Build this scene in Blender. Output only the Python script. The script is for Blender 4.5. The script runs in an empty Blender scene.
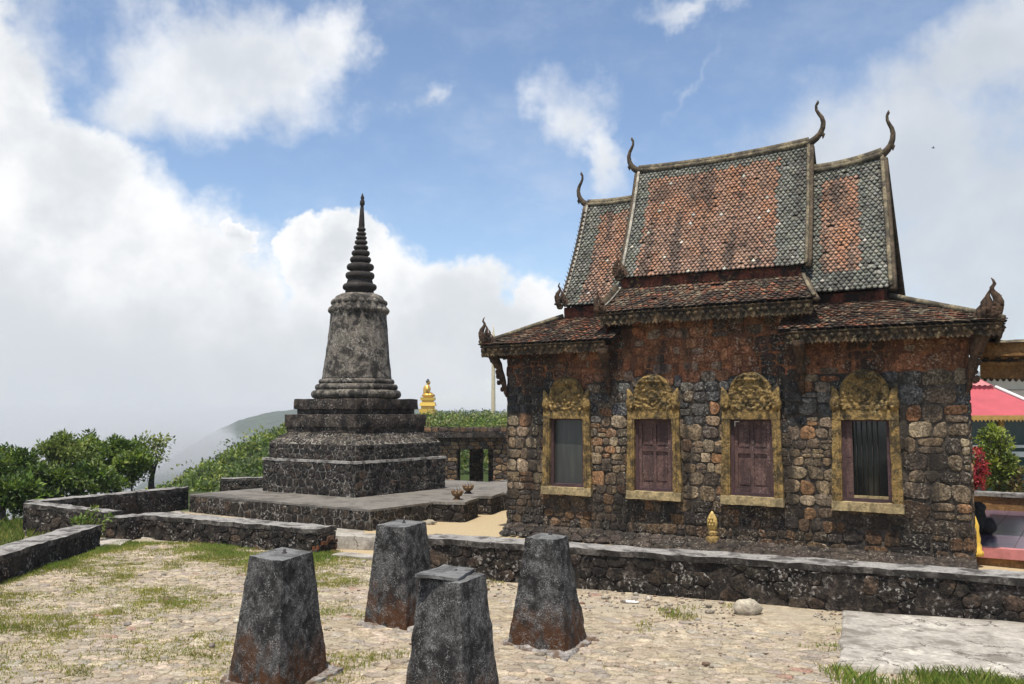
import bpy, math, random
import numpy as np
from mathutils import Vector, Matrix, noise as mn

scene = bpy.context.scene
R = math.radians
rnd = random.Random(7)

# ------------------------------------------------------------------ camera
W_PX, H_PX, FOC, HOR, EYE = 1024, 684, 900.0, 412.0, 2.2
PITCH = math.atan((HOR - 342) / FOC)
cam_data = bpy.data.cameras.new("camera")
cam = bpy.data.objects.new("camera", cam_data)
scene.collection.objects.link(cam)
cam.location = (0, 0, EYE)
cam.rotation_euler = (math.pi / 2 + PITCH, 0, 0)
cam_data.sensor_width = 36
cam_data.lens = FOC * 36 / W_PX
cam_data.clip_start = 0.05
cam_data.clip_end = 40000
scene.camera = cam
scene.render.resolution_x, scene.render.resolution_y = W_PX, H_PX

def px_ray(px, py):
    cp, sp = math.cos(PITCH), math.sin(PITCH)
    a, b = px - 512, 342 - py
    return Vector((a, FOC * cp - b * sp, FOC * sp + b * cp)).normalized()

# ------------------------------------------------------------------ light
SUN_TO = Vector((-0.30, -0.95, 0)).normalized() * math.cos(R(71)) + Vector((0, 0, math.sin(R(71))))
sun_data = bpy.data.lights.new("sun", 'SUN')
sun_data.energy = 5.0
sun_data.angle = R(0.55)
sun_data.color = (1.0, 0.94, 0.84)
sun = bpy.data.objects.new("sun", sun_data)
scene.collection.objects.link(sun)
sun.rotation_euler = SUN_TO.to_track_quat('Z', 'Y').to_euler()

scene.view_settings.view_transform = 'Standard'
scene.view_settings.look = 'None'
scene.view_settings.exposure = 0.22
scene.view_settings.gamma = 1.0

class NT:
    """short hand for building node trees"""
    def __init__(s, tree):
        s.t = tree; s.n = tree.nodes; s.l = tree.links
    def new(s, typ, **kw):
        n = s.n.new(typ)
        for k, v in kw.items():
            setattr(n, k, v)
        return n
    def put(s, sock, v):
        if isinstance(v, bpy.types.NodeSocket):
            s.l.new(v, sock)
        elif v is not None:
            if sock.type == 'RGBA' and len(v) == 3:
                v = (*v, 1)
            sock.default_value = v
    def math(s, op, a, b=None, c=None, clamp=False):
        n = s.new('ShaderNodeMath', operation=op, use_clamp=clamp)
        s.put(n.inputs[0], a)
        if b is not None: s.put(n.inputs[1], b)
        if c is not None: s.put(n.inputs[2], c)
        return n.outputs[0]
    def vmath(s, op, a, b=None):
        n = s.new('ShaderNodeVectorMath', operation=op)
        s.put(n.inputs[0], a)
        if b is not None: s.put(n.inputs[1], b)
        return n.outputs[0]
    def noise(s, vec, scale, detail=4, rough=0.55, dist=0.0, out='Fac'):
        n = s.new('ShaderNodeTexNoise')
        if vec is not None: s.put(n.inputs['Vector'], vec)
        n.inputs['Scale'].default_value = scale
        n.inputs['Detail'].default_value = detail
        n.inputs['Roughness'].default_value = rough
        n.inputs['Distortion'].default_value = dist
        return n.outputs[out]
    def step(s, v, lo, hi, smooth=True):
        n = s.new('ShaderNodeMapRange')
        n.interpolation_type = 'SMOOTHSTEP' if smooth else 'LINEAR'
        s.put(n.inputs['Value'], v)
        n.inputs['From Min'].default_value = lo
        n.inputs['From Max'].default_value = hi
        return n.outputs[0]
    def range(s, v, a, b, c, d):
        n = s.new('ShaderNodeMapRange')
        s.put(n.inputs['Value'], v)
        for i, x in zip(('From Min', 'From Max', 'To Min', 'To Max'), (a, b, c, d)):
            n.inputs[i].default_value = x
        return n.outputs[0]
    def mix(s, fac, a, b, mode='MIX'):
        n = s.new('ShaderNodeMix', data_type='RGBA', blend_type=mode)
        s.put(n.inputs[0], fac); s.put(n.inputs[6], a); s.put(n.inputs[7], b)
        return n.outputs[2]
    def xyz(s, v):
        n = s.new('ShaderNodeSeparateXYZ'); s.put(n.inputs[0], v)
        return n.outputs
    def vec(s, x, y, z):
        n = s.new('ShaderNodeCombineXYZ')
        for i, v in enumerate((x, y, z)): s.put(n.inputs[i], v)
        return n.outputs[0]

# ------------------------------------------------------------------ sky
world = bpy.data.worlds.new("World")
scene.world = world
world.use_nodes = True
def build_sky():
    t = NT(world.node_tree)
    t.n.clear()
    out = t.new('ShaderNodeOutputWorld')
    sky = t.new('ShaderNodeTexSky', sky_type='NISHITA')
    sky.sun_disc = False
    sky.sun_elevation = R(71)
    sky.sun_rotation = math.atan2(SUN_TO.x, SUN_TO.y)
    sky.altitude = 1000
    sky.air_density = 1.0; sky.dust_density = 1.6; sky.ozone_density = 1.0
    bg = t.new('ShaderNodeBackground'); bg.inputs[1].default_value = 0.15
    t.put(bg.inputs[0], sky.outputs[0])
    co = t.new('ShaderNodeTexCoord').outputs['Generated']
    x, y, z = t.xyz(co)
    az = t.math('ARCTAN2', x, y)
    el = t.math('ARCSINE', z)
    ang = t.vec(az, el, 0.0)
    wob = t.noise(ang, 7.0, 5, 0.6, out='Color')
    wob2 = t.noise(ang, 24.0, 4, 0.6, out='Color')
    p = t.vmath('ADD', ang, t.vmath('MULTIPLY', t.vmath('SUBTRACT', wob, (.5, .5, .5)), (.16, .13, 0)))
    p = t.vmath('ADD', p, t.vmath('MULTIPLY', t.vmath('SUBTRACT', wob2, (.5, .5, .5)), (.045, .04, 0)))
    def ae(px, py):
        d = px_ray(px, py)
        return math.atan2(d.x, d.y), math.asin(d.z)
    def field(blobs):
        cur = None
        for (bx, by, rx, ry, rot, gain) in blobs:
            a0, e0 = ae(bx, by)
            q = t.vmath('SUBTRACT', p, (a0, e0, 0))
            m = t.new('ShaderNodeMapping', vector_type='TEXTURE')
            t.put(m.inputs['Vector'], q)
            m.inputs['Rotation'].default_value = (0, 0, R(rot))
            m.inputs['Scale'].default_value = (rx / FOC, ry / FOC, 1)
            ln = t.new('ShaderNodeVectorMath', operation='LENGTH')
            t.put(ln.inputs[0], m.outputs[0])
            v = t.math('MULTIPLY', t.math('SUBTRACT', 1.0, ln.outputs['Value']), gain)
            cur = v if cur is None else t.math('MAXIMUM', cur, v)
        return cur
    fb = t.noise(ang, 11.0, 7, 0.62)
    fbs = t.math('SUBTRACT', fb, 0.5)
    # bright, firm-edged cumulus (left bank and the towers behind the stupa)
    hard = field([(40, 330, 260, 175, 0, 1), (170, 380, 260, 130, -8, 1), (325, 262, 52, 46, 0, 1.1),
                  (240, 246, 24, 17, 0, .8), (440, 330, 105, 72, 0, 1), (375, 330, 110, 90, 0, 1),
                  (545, 345, 120, 62, 0, .9), (60, 190, 110, 90, -30, .8), (-60, 120, 120, 130, 0, .8)])
    mh = t.step(t.math('ADD', hard, t.math('MULTIPLY', fbs, 0.60)), -0.02, 0.26)
    # softer white clouds above
    soft = field([(235, 62, 150, 82, 6, 1), (330, 40, 60, 60, 0, .8), (140, 95, 70, 50, 20, .6), (565, 112, 62, 55, -50, .62),
                  (598, 150, 32, 60, 12, .6), (430, 105, 34, 16, 0, .35), (700, 75, 60, 10, 60, .25), (700, -6, 90, 16, 0, .4),
                  (990, 60, 130, 75, 35, .8), (890, 180, 240, 130, 12, .85), (1000, 250, 240, 130, 0, .9), (20, 60, 60, 80, 0, .55)])
    ms = t.step(t.math('ADD', soft, t.math('MULTIPLY', fbs, 0.75)), 0.0, 0.62)
    ms = t.math('MULTIPLY', ms, 0.9)
    # all other directions: a loose field of cloud
    fa = t.noise(co, 2.6, 6, 0.6)
    away = t.step(t.math('ABSOLUTE', az), 0.68, 1.0)
    high = t.step(el, 0.50, 0.75)
    mo = t.math('MULTIPLY', t.step(fa, 0.50, 0.66), t.math('MAXIMUM', away, high))
    low = t.math('MULTIPLY', t.step(t.math('ADD', el, t.math('MULTIPLY', fbs, .12)), 0.16, -0.02), 0.85)
    veil = t.math('MULTIPLY', t.step(t.noise(t.vmath('MULTIPLY', ang, (1, 1.8, 1)), 3.2, 7, .66), .42, .80), .30)
    m = t.math('MAXIMUM', t.math('MAXIMUM', t.math('MAXIMUM', mh, ms), veil), t.math('MAXIMUM', mo, low))
    # cloud tone: sunlit tops white, bellies grey blue
    shade = t.noise(t.vmath('ADD', ang, (0.3, 0.06, 0)), 8.0, 6, 0.55)
    thick = t.step(t.math('ADD', t.math('MULTIPLY', t.math('MAXIMUM', hard, soft), .5), t.math('MULTIPLY', t.math('SUBTRACT', shade, .5), 1.5)), -.06, .52)
    right = t.step(az, 0.12, 0.42)
    col = t.mix(thick, (.90, .905, .91), (.64, .67, .705))
    col = t.mix(t.math('MULTIPLY', t.step(el, .17, .02), .75), col, (.56, .595, .64))
    col = t.mix(t.math('MULTIPLY', right, .55), col, (.47, .515, .575))
    bg2 = t.new('ShaderNodeBackground'); bg2.inputs[1].default_value = 1.0
    t.put(bg2.inputs[0], col)
    mixs = t.new('ShaderNodeMixShader')
    t.put(mixs.inputs[0], m)
    t.l.new(bg.outputs[0], mixs.inputs[1]); t.l.new(bg2.outputs[0], mixs.inputs[2])
    t.l.new(mixs.outputs[0], out.inputs[0])
build_sky()

# ------------------------------------------------------------------ object helpers
COL = scene.collection
SKEW = [0.0]
class MB:
    """collects faces (with colours) of ONE mesh object"""
    def __init__(s):
        s.v = []; s.f = []; s.c = []; s.mi = []; s.sm = []
    def add(s, verts, faces, col=(1, 1, 1), mi=0, smooth=False):
        o = len(s.v)
        s.v.extend([tuple(p) for p in verts])
        for i, f in enumerate(faces):
            s.f.append([o + k for k in f])
            s.c.append(col if not isinstance(col, list) else col[i])
            s.mi.append(mi); s.sm.append(smooth)
    def build(s, name, mats, parent=None, M=None):
        me = bpy.data.meshes.new(name)
        if SKEW[0]: s.v = [(p[0] - SKEW[0] * p[1], p[1], p[2]) for p in s.v]   # the building's plan is not quite square
        me.from_pydata(s.v, [], s.f)
        if not isinstance(mats, (list, tuple)): mats = [mats]
        for m in mats: me.materials.append(m)
        me.polygons.foreach_set('material_index', s.mi)
        me.polygons.foreach_set('use_smooth', s.sm)
        a = me.color_attributes.new('Col', 'FLOAT_COLOR', 'CORNER')
        arr = np.ones((len(me.loops), 4), dtype=np.float32)
        k = 0
        for f, c in zip(s.f, s.c):
            arr[k:k + len(f), :3] = c; k += len(f)
        a.data.foreach_set('color', arr.ravel())
        me.update()
        o = bpy.data.objects.new(name, me)
        COL.objects.link(o)
        if parent is not None: o.parent = parent
        if M is not None: o.matrix_local = M
        return o

def empty(name, loc=(0, 0, 0), rz=0.0):
    o = bpy.data.objects.new(name, None)
    o.empty_display_size = 0.2
    COL.objects.link(o)
    o.location = loc; o.rotation_euler = (0, 0, rz)
    return o
def tag(o, label=None, cat=None, group=None, kind=None):
    if label: o['label'] = label
    if cat: o['category'] = cat
    if group: o['group'] = group
    if kind: o['kind'] = kind
    return o

def jcol(c, r, amt=.15):
    k = 1 + r.uniform(-amt, amt)
    return (c[0] * k * (1 + r.uniform(-.04, .04)), c[1] * k, c[2] * k * (1 + r.uniform(-.06, .06)))
def lerp(a, b, t): return a + (b - a) * t

def box(mb, x0, x1, y0, y1, z0, z1, col=(1, 1, 1), mi=0):
    v = [(x0, y0, z0), (x1, y0, z0), (x1, y1, z0), (x0, y1, z0), (x0, y0, z1), (x1, y0, z1), (x1, y1, z1), (x0, y1, z1)]
    mb.add(v, [(0, 3, 2, 1), (4, 5, 6, 7), (0, 1, 5, 4), (1, 2, 6, 5), (2, 3, 7, 6), (3, 0, 4, 7)], col, mi)

def hexa(mb, c, res=0.05, amp=0.01, freq=6.0, col=(1, 1, 1), mi=0, smooth=True, chip=0.0, faces=None):
    """rough solid: 8 corners (bottom 4 ccw, top 4 ccw), every side a grid moved by noise, edges worn"""
    c = [Vector(p) for p in c]
    quads = [(0, 3, 2, 1), (4, 5, 6, 7), (0, 1, 5, 4), (1, 2, 6, 5), (2, 3, 7, 6), (3, 0, 4, 7)]
    cen = sum(c, Vector()) / 8
    for qi, q in enumerate(quads):
        if faces is not None and qi not in faces: continue
        a, b, d, e = c[q[0]], c[q[1]], c[q[2]], c[q[3]]
        nu = max(1, min(90, int(((b - a).length + (d - e).length) / 2 / res)))
        nv = max(1, min(90, int(((e - a).length + (d - b).length) / 2 / res)))
        vs = []
        for j in range(nv + 1):
            for i in range(nu + 1):
                u, v = i / nu, j / nv
                p = a.lerp(b, u).lerp(e.lerp(d, u), v)
                n1 = mn.noise_vector(p * freq) * amp + mn.noise_vector(p * freq * 3.1) * amp * .45
                if chip:
                    du = min(u, 1 - u) * nu * res; dv = min(v, 1 - v) * nv * res
                    e1 = min(du, dv); 
                    k = max(0, 1 - e1 / (chip * 2.2))
                    if du < chip * 2.2 or dv < chip * 2.2:
                        k *= .35 + max(0, mn.noise(p * 5.3)) * 1.6
                        p = p + (cen - p).normalized() * chip * k
                vs.append(p + n1)
        fs = []
        for j in range(nv):
            for i in range(nu):
                k = j * (nu + 1) + i
                fs.append((k, k + 1, k + nu + 2, k + nu + 1))
        mb.add(vs, fs, col, mi, smooth)

def tube(mb, pts, rad, seg=8, col=(1, 1, 1), mi=0, flat=(1, 1), cap=True):
    pts = [Vector(p) for p in pts]
    n = len(pts)
    if not hasattr(rad, '__len__'): rad = [rad] * n
    prev = None; rings = []
    for i in range(n):
        t = (pts[min(i + 1, n - 1)] - pts[max(i - 1, 0)]).normalized()
        if prev is None:
            a = Vector((0, 0, 1)) if abs(t.z) < .9 else Vector((0, 1, 0))
            s = t.cross(a).normalized()
        else:
            s = (prev - t * prev.dot(t)).normalized()
        prev = s
        b = t.cross(s)
        rings.append([pts[i] + (s * math.cos(k / seg * 2 * math.pi) * flat[0] + b * math.sin(k / seg * 2 * math.pi) * flat[1]) * rad[i] for k in range(seg)])
    vs = [p for r in rings for p in r]
    fs = []
    for i in range(n - 1):
        for k in range(seg):
            k2 = (k + 1) % seg
            fs.append((i * seg + k, i * seg + k2, (i + 1) * seg + k2, (i + 1) * seg + k))
    if cap:
        fs.append(tuple(reversed(range(seg)))); fs.append(tuple((n - 1) * seg + k for k in range(seg)))
    mb.add(vs, fs, col, mi, True)

LEAN = [None]
def lathe(mb, prof, seg=32, center=(0, 0, 0), col=(1, 1, 1), mi=0, rough=0.0, smooth=True):
    cx, cy, cz = center
    vs = []
    for (r, z) in prof:
        if LEAN[0]: cx, cy = center[0] + LEAN[0][0] * max(0, z - 1.8) + LEAN[0][2], center[1] + LEAN[0][1] * max(0, z - 1.8) + LEAN[0][3]
        for k in range(seg):
            a = k / seg * 2 * math.pi
            p = Vector((cx + r * math.cos(a), cy + r * math.sin(a), cz + z))
            if rough: p += mn.noise_vector(p * 5) * rough + mn.noise_vector(p * 17) * rough * .5
            vs.append(p)
    fs = []
    for i in range(len(prof) - 1):
        for k in range(seg):
            k2 = (k + 1) % seg
            fs.append((i * seg + k, i * seg + k2, (i + 1) * seg + k2, (i + 1) * seg + k))
    fs.append(tuple(reversed(range(seg))))
    fs.append(tuple((len(prof) - 1) * seg + k for k in range(seg)))
    mb.add(vs, fs, col, mi, smooth)

def blob(mb, c, r, sub=10, amp=.12, freq=3, col=(1, 1, 1), mi=0):
    """uneven rounded lump"""
    c = Vector(c); vs = []; fs = []
    n, m = sub, sub * 2
    for i in range(n + 1):
        th = math.pi * i / n
        for j in range(m):
            ph = 2 * math.pi * j / m
            d = Vector((math.sin(th) * math.cos(ph), math.sin(th) * math.sin(ph), math.cos(th)))
            k = 1 + mn.noise(d * freq + c * 3) * amp * 2 + mn.noise(d * freq * 2.7 + c) * amp
            vs.append(c + Vector((d.x * r[0], d.y * r[1], d.z * r[2])) * k)
    for i in range(n):
        for j in range(m):
            j2 = (j + 1) % m
            fs.append((i * m + j, (i + 1) * m + j, (i + 1) * m + j2, i * m + j2))
    mb.add(vs, fs, col, mi, True)

# ---- irregular masonry: Voronoi polygons turned into rounded stones
def clip(poly, px, py, nx, ny):
    out = []
    n = len(poly)
    for i in range(n):
        a = poly[i]; b = poly[(i + 1) % n]
        da = (a[0] - px) * nx + (a[1] - py) * ny
        db = (b[0] - px) * nx + (b[1] - py) * ny
        if da <= 0: out.append(a)
        if (da < 0 < db) or (db < 0 < da):
            t = da / (da - db)
            out.append((a[0] + (b[0] - a[0]) * t, a[1] + (b[1] - a[1]) * t))
    return out
def cells(w, h, sx, sy, jit, r, holes=(), x0=0.0, y0=0.0, jy=.9, drop=0.0):
    nx, ny = max(1, round(w / sx)), max(1, round(h / sy))
    ax, ay = w / nx, h / ny
    pts = {}
    for j in range(-1, ny + 1):
        off = (0.5 if j % 2 else 0) + r.uniform(-.15, .15)
        for i in range(-2, nx + 2):
            if drop and r.random() < drop: continue
            pts[i, j] = (x0 + (i + .5 + off - .25 + r.uniform(-jit, jit)) * ax, y0 + (j + .5 + r.uniform(-jit, jit) * jy) * ay)
    res = []
    k = ax / ay
    for (i, j), s in pts.items():
        if not (x0 - .3 * ax < s[0] < x0 + w + .3 * ax and y0 - .3 * ay < s[1] < y0 + h + .3 * ay): continue
        poly = [(max(x0, s[0] - 1.3 * ax), max(y0, s[1] - 1.2 * ay)), (min(x0 + w, s[0] + 1.3 * ax), max(y0, s[1] - 1.2 * ay)),
                (min(x0 + w, s[0] + 1.3 * ax), min(y0 + h, s[1] + 1.2 * ay)), (max(x0, s[0] - 1.3 * ax), min(y0 + h, s[1] + 1.2 * ay))]
        if poly[0][0] >= poly[1][0] or poly[0][1] >= poly[2][1]: continue
        for dj in (-2, -1, 0, 1, 2):
            for di in (-2, -1, 0, 1, 2):
                if di == 0 and dj == 0: continue
                q = pts.get((i + di, j + dj))
                if q is None: continue
                # bisector in a space where cells are square
                mx, my = (s[0] + q[0]) / 2, (s[1] + q[1]) / 2
                poly = clip(poly, mx, my, (q[0] - s[0]) / k, (q[1] - s[1]) * k)
                if len(poly) < 3: break
            if len(poly) < 3: break
        if len(poly) < 3: continue
        bad = False
        for (hx0, hx1, hy0, hy1) in holes:
            if hx0 < s[0] < hx1 and hy0 < s[1] < hy1: bad = True; break
            if max(p[0] for p in poly) > hx0 and min(p[0] for p in poly) < hx1 and max(p[1] for p in poly) > hy0 and min(p[1] for p in poly) < hy1:
                dd = [(hx0 - s[0], 0), (s[0] - hx1, 1), (hy0 - s[1], 2), (s[1] - hy1, 3)]
                w_ = max(dd)[1]
                poly = clip(poly, *[(hx0, 0, 1, 0), (hx1, 0, -1, 0), (0, hy0, 0, 1), (0, hy1, 0, -1)][w_])
                if len(poly) < 3: bad = True; break
        if not bad: res.append((s, poly))
    return res
def courses(w, h, sizef, r, holes=()):
    """squared rubble: uneven courses of uneven stones"""
    res = []; y = 0.0
    bands = 9; bw = w / bands
    for b in range(bands):                     # courses break every metre or so
        y = 0.0; xa, xb = b * bw, (b + 1) * bw
        while y < h:
            k0 = sizef((xa + xb) / 2, y)
            hh = min(r.uniform(.13, .235) * k0, h - y)
            if h - y - hh < .05: hh = h - y
            x = xa + (0 if b == 0 else r.uniform(-.09, .07))
            end = xb + (0 if b == bands - 1 else r.uniform(-.06, .05))
            while x < end - .04:
                ww = min(hh * r.uniform(.75, 1.7), end - x)
                if end - x - ww < .06: ww = end - x
                parts = [(x, x + ww, y, y + hh)]
                if r.random() < .14 and hh > .13:
                    q = r.uniform(.4, .6) * hh
                    parts = [(x, x + ww, y, y + q), (x, x + ww, y + q, y + hh)]
                for (a, c, d, e) in parts:
                    j = min(c - a, e - d) * .16
                    P = [(a + r.uniform(-j, j) * .6, d + r.uniform(-j, j)), (c + r.uniform(-j, j) * .6, d + r.uniform(-j, j)), (c + r.uniform(-j, j) * .6, e + r.uniform(-j, j)), (a + r.uniform(-j, j) * .6, e + r.uniform(-j, j))]
                    for k in (0, 2):              # knock off some corners
                        pass
                    Q = []
                    for k in range(4):
                        p0, p1, p2 = P[k - 1], P[k], P[(k + 1) % 4]
                        if r.random() < .55:
                            t = r.uniform(.12, .34)
                            Q += [(p1[0] + (p0[0] - p1[0]) * t, p1[1] + (p0[1] - p1[1]) * t), (p1[0] + (p2[0] - p1[0]) * t, p1[1] + (p2[1] - p1[1]) * t)]
                        else: Q.append(p1)
                    P = [(min(w, max(0, px)), min(h, max(0, py))) for px, py in Q]
                    cx, cy = (a + c) / 2, (d + e) / 2
                    bad = False
                    for (h0, h1, v0, v1) in holes:
                        if h0 < cx < h1 and v0 < cy < v1: bad = True; break
                        if max(p[0] for p in P) > h0 and min(p[0] for p in P) < h1 and max(p[1] for p in P) > v0 and min(p[1] for p in P) < v1:
                            w_ = max([(h0 - cx, 0), (cx - h1, 1), (v0 - cy, 2), (cy - v1, 3)])[1]
                            P = clip(P, *[(h0, 0, 1, 0), (h1, 0, -1, 0), (0, v0, 0, 1), (0, v1, 0, -1)][w_])
                            if len(P) < 3: bad = True; break
                    if not bad: res.append(((cx, cy), P))
                x += ww
            y += hh
    return res
def chaikin(poly, q=.22):
    out = []
    n = len(poly)
    for i in range(n):
        a, b = poly[i], poly[(i + 1) % n]
        out.append((a[0] + (b[0] - a[0]) * q, a[1] + (b[1] - a[1]) * q))
        out.append((b[0] + (a[0] - b[0]) * q, b[1] + (a[1] - b[1]) * q))
    return out
def area(poly):
    return abs(sum(poly[i][0] * poly[(i + 1) % len(poly)][1] - poly[(i + 1) % len(poly)][0] * poly[i][1] for i in range(len(poly)))) / 2

def stones(mb, O, ax, ay, w, h, sx, sy, gap, t, colf, r, holes=(), jit=.36, mi=0, warp=None, minarea=.0008, tvar=.5, jy=.75, drop=.10, layout=None, skip=0.0):
    """lay stones over the rectangle O + x*ax + y*ay; t = how far they stand out"""
    O, ax, ay = Vector(O), Vector(ax).normalized(), Vector(ay).normalized()
    nrm = ax.cross(ay).normalized()
    for s, poly in (layout if layout is not None else cells(w, h, sx, sy, jit, r, holes, jy=jy, drop=drop)):
        if skip and r.random() < skip: continue
        if area(poly) < minarea: continue
        poly = chaikin(poly, r.uniform(.10, .24))
        poly = [(x + mn.noise(Vector((x * 14, y * 14, 3))) * .010, y + mn.noise(Vector((x * 14, y * 14, 8))) * .010) for x, y in poly]
        cx = sum(p[0] for p in poly) / len(poly); cy = sum(p[1] for p in poly) / len(poly)
        tt = (t(cx, cy) if callable(t) else t) * (1 + r.uniform(-tvar, tvar))
        col = colf(cx, cy, r)
        rad = math.sqrt(area(poly))
        tx, ty = r.uniform(-.12, .12) * tt / rad * 2, r.uniform(-.12, .12) * tt / rad * 2
        rings = []
        for ins, hh in ((gap * .5, -.012), (gap * .5 + tt * .3, tt * .70), (gap * .5 + tt * .8 + rad * .03, tt * 1.0), (rad * .32, tt * 1.0)):
            k = max(.12, 1 - ins / (rad * .56))
            ring = []
            for (x, y) in poly:
                lx, ly = (x - cx) * k, (y - cy) * k
                jz = mn.noise(Vector((x * 11, y * 11, ins * 40))) * max(tt * .5, .006) if hh > 0 else 0
                X, Y = cx + lx, cy + ly
                p = O + ax * X + ay * Y
                if warp: p = warp(X, Y, p)
                ring.append(p + nrm * (hh + jz + (lx * tx + ly * ty if hh > 0 else 0)))
            rings.append(ring)
        n = len(poly)
        vs = [p for ring in rings for p in ring]
        fs = []
        for a in range(3):
            for k in range(n):
                k2 = (k + 1) % n
                fs.append((a * n + k, a * n + k2, (a + 1) * n + k2, (a + 1) * n + k))
        fs.append(tuple(3 * n + k for k in range(n)))
        mb.add(vs, fs, col, mi, True)

# ------------------------------------------------------------------ materials
def material(name):
    m = bpy.data.materials.new(name); m.use_nodes = True
    t = NT(m.node_tree); t.n.clear()
    out = t.new('ShaderNodeOutputMaterial'); b = t.new('ShaderNodeBsdfPrincipled')
    t.l.new(b.outputs[0], out.inputs[0])
    return m, t, b
def weathered(name, base=(1, 1, 1), use_attr=True, crack=0.0, stain=(.02, .017, .015), stain_amt=.6, stain_scale=1.6, stain_lo=.45, stain_hi=.62,
              lichen=(.42, .42, .38), lichen_amt=.4, lichen_lo=.6, lichen_hi=.68, lichen_scale=38, vary=.55, bump=.5, bump_dist=.02, rough=.92,
              fine=26, streak=False, low=None, spec=.25, moss=None, moss_amt=.0, moss_scale=2.2):
    m, t, b = material(name)
    pos = t.new('ShaderNodeNewGeometry').outputs['Position']
    c = base
    if use_attr:
        at = t.new('ShaderNodeAttribute', attribute_name='Col').outputs['Color']
        c = t.mix(1.0, at, base, 'MULTIPLY')
    f1 = t.noise(pos, fine, 5, .65)
    f2 = t.noise(pos, fine * .27, 4, .6)
    c = t.mix(1.0, c, t.vec(*(t.range(f1, .3, .7, 1 - vary, 1 + vary),) * 3), 'MULTIPLY')
    c = t.mix(1.0, c, t.vec(*(t.range(f2, .3, .7, 1 - vary * .6, 1 + vary * .5),) * 3), 'MULTIPLY')
    sp = pos
    if streak: sp = t.vmath('MULTIPLY', pos, (1, 1, .22))
    s1 = t.step(t.noise(sp, stain_scale, 6, .68, .4), stain_lo, stain_hi)
    c = t.mix(t.math('MULTIPLY', s1, stain_amt), c, stain)
    if moss is not None:
        mo = t.step(t.noise(t.vmath('ADD', pos, (7.3, 2.1, 4)), moss_scale, 6, .7), .5, .62)
        c = t.mix(t.math('MULTIPLY', mo, moss_amt), c, moss)
    if low is not None:   # splash stain creeping up from the foot: (colour, height, fade)
        z = t.xyz(pos)[2]
        zz = t.math('ADD', z, t.math('MULTIPLY', t.math('SUBTRACT', t.noise(pos, 4.5, 5, .65), .5), low[2] * 2.2))
        lw = t.step(zz, low[1] + low[2] * .35, low[1] - low[2] * .35)
        lw = t.math('MULTIPLY', lw, t.step(t.noise(t.vmath('MULTIPLY', pos, (1, 1, .5)), 5.0, 5, .65), .36, .52))
        c = t.mix(t.math('MULTIPLY', lw, low[3]), c, low[0])
    l1 = t.step(t.noise(pos, lichen_scale, 3, .6), lichen_lo, lichen_hi)
    l2 = t.step(t.noise(sp if streak else pos, lichen_scale * .11, 5, .7), .46, .60)
    c = t.mix(t.math('MULTIPLY', t.math('MULTIPLY', l1, l2), lichen_amt), c, lichen)
    if crack:
        v = t.new('ShaderNodeTexVoronoi', feature='DISTANCE_TO_EDGE'); v.inputs['Scale'].default_value = crack
        t.put(v.inputs['Vector'], t.vmath('ADD', pos, t.vmath('MULTIPLY', t.noise(pos, 3.0, 5, .65, out='Color'), (.5, .5, .5))))
        cr = t.math('MULTIPLY', t.step(v.outputs['Distance'], .012, .003), t.step(t.noise(pos, 1.3, 3, .6), .42, .52))
        c = t.mix(t.math('MULTIPLY', cr, .85), c, (.05, .042, .033))
    t.put(b.inputs['Base Color'], c)
    b.inputs['Roughness'].default_value = rough
    b.inputs['Specular IOR Level'].default_value = spec
    bp = t.new('ShaderNodeBump')
    bp.inputs['Strength'].default_value = bump
    bp.inputs['Distance'].default_value = bump_dist
    h = t.math('ADD', f1, t.math('MULTIPLY', t.noise(pos, fine * 3.3, 3, .6), .5))
    t.put(bp.inputs['Height'], h)
    t.l.new(bp.outputs[0], b.inputs['Normal'])
    return m
def plain(name, base, rough=.7, vary=.25, scale=12, metal=0.0, spec=.4, bump=.15, attr=False, coat=0.0):
    m, t, b = material(name)
    pos = t.new('ShaderNodeNewGeometry').outputs['Position']
    c = base
    if attr:
        c = t.mix(1.0, t.new('ShaderNodeAttribute', attribute_name='Col').outputs['Color'], base, 'MULTIPLY')
    f = t.noise(pos, scale, 5, .6)
    c = t.mix(1.0, c, t.vec(*(t.range(f, .3, .7, 1 - vary, 1 + vary),) * 3), 'MULTIPLY')
    t.put(b.inputs['Base Color'], c)
    b.inputs['Roughness'].default_value = rough; b.inputs['Metallic'].default_value = metal
    b.inputs['Specular IOR Level'].default_value = spec
    if coat: b.inputs['Coat Weight'].default_value = coat
    bp = t.new('ShaderNodeBump'); bp.inputs['Strength'].default_value = bump; bp.inputs['Distance'].default_value = .01
    t.put(bp.inputs['Height'], f); t.l.new(bp.outputs[0], b.inputs['Normal'])
    return m
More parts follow.
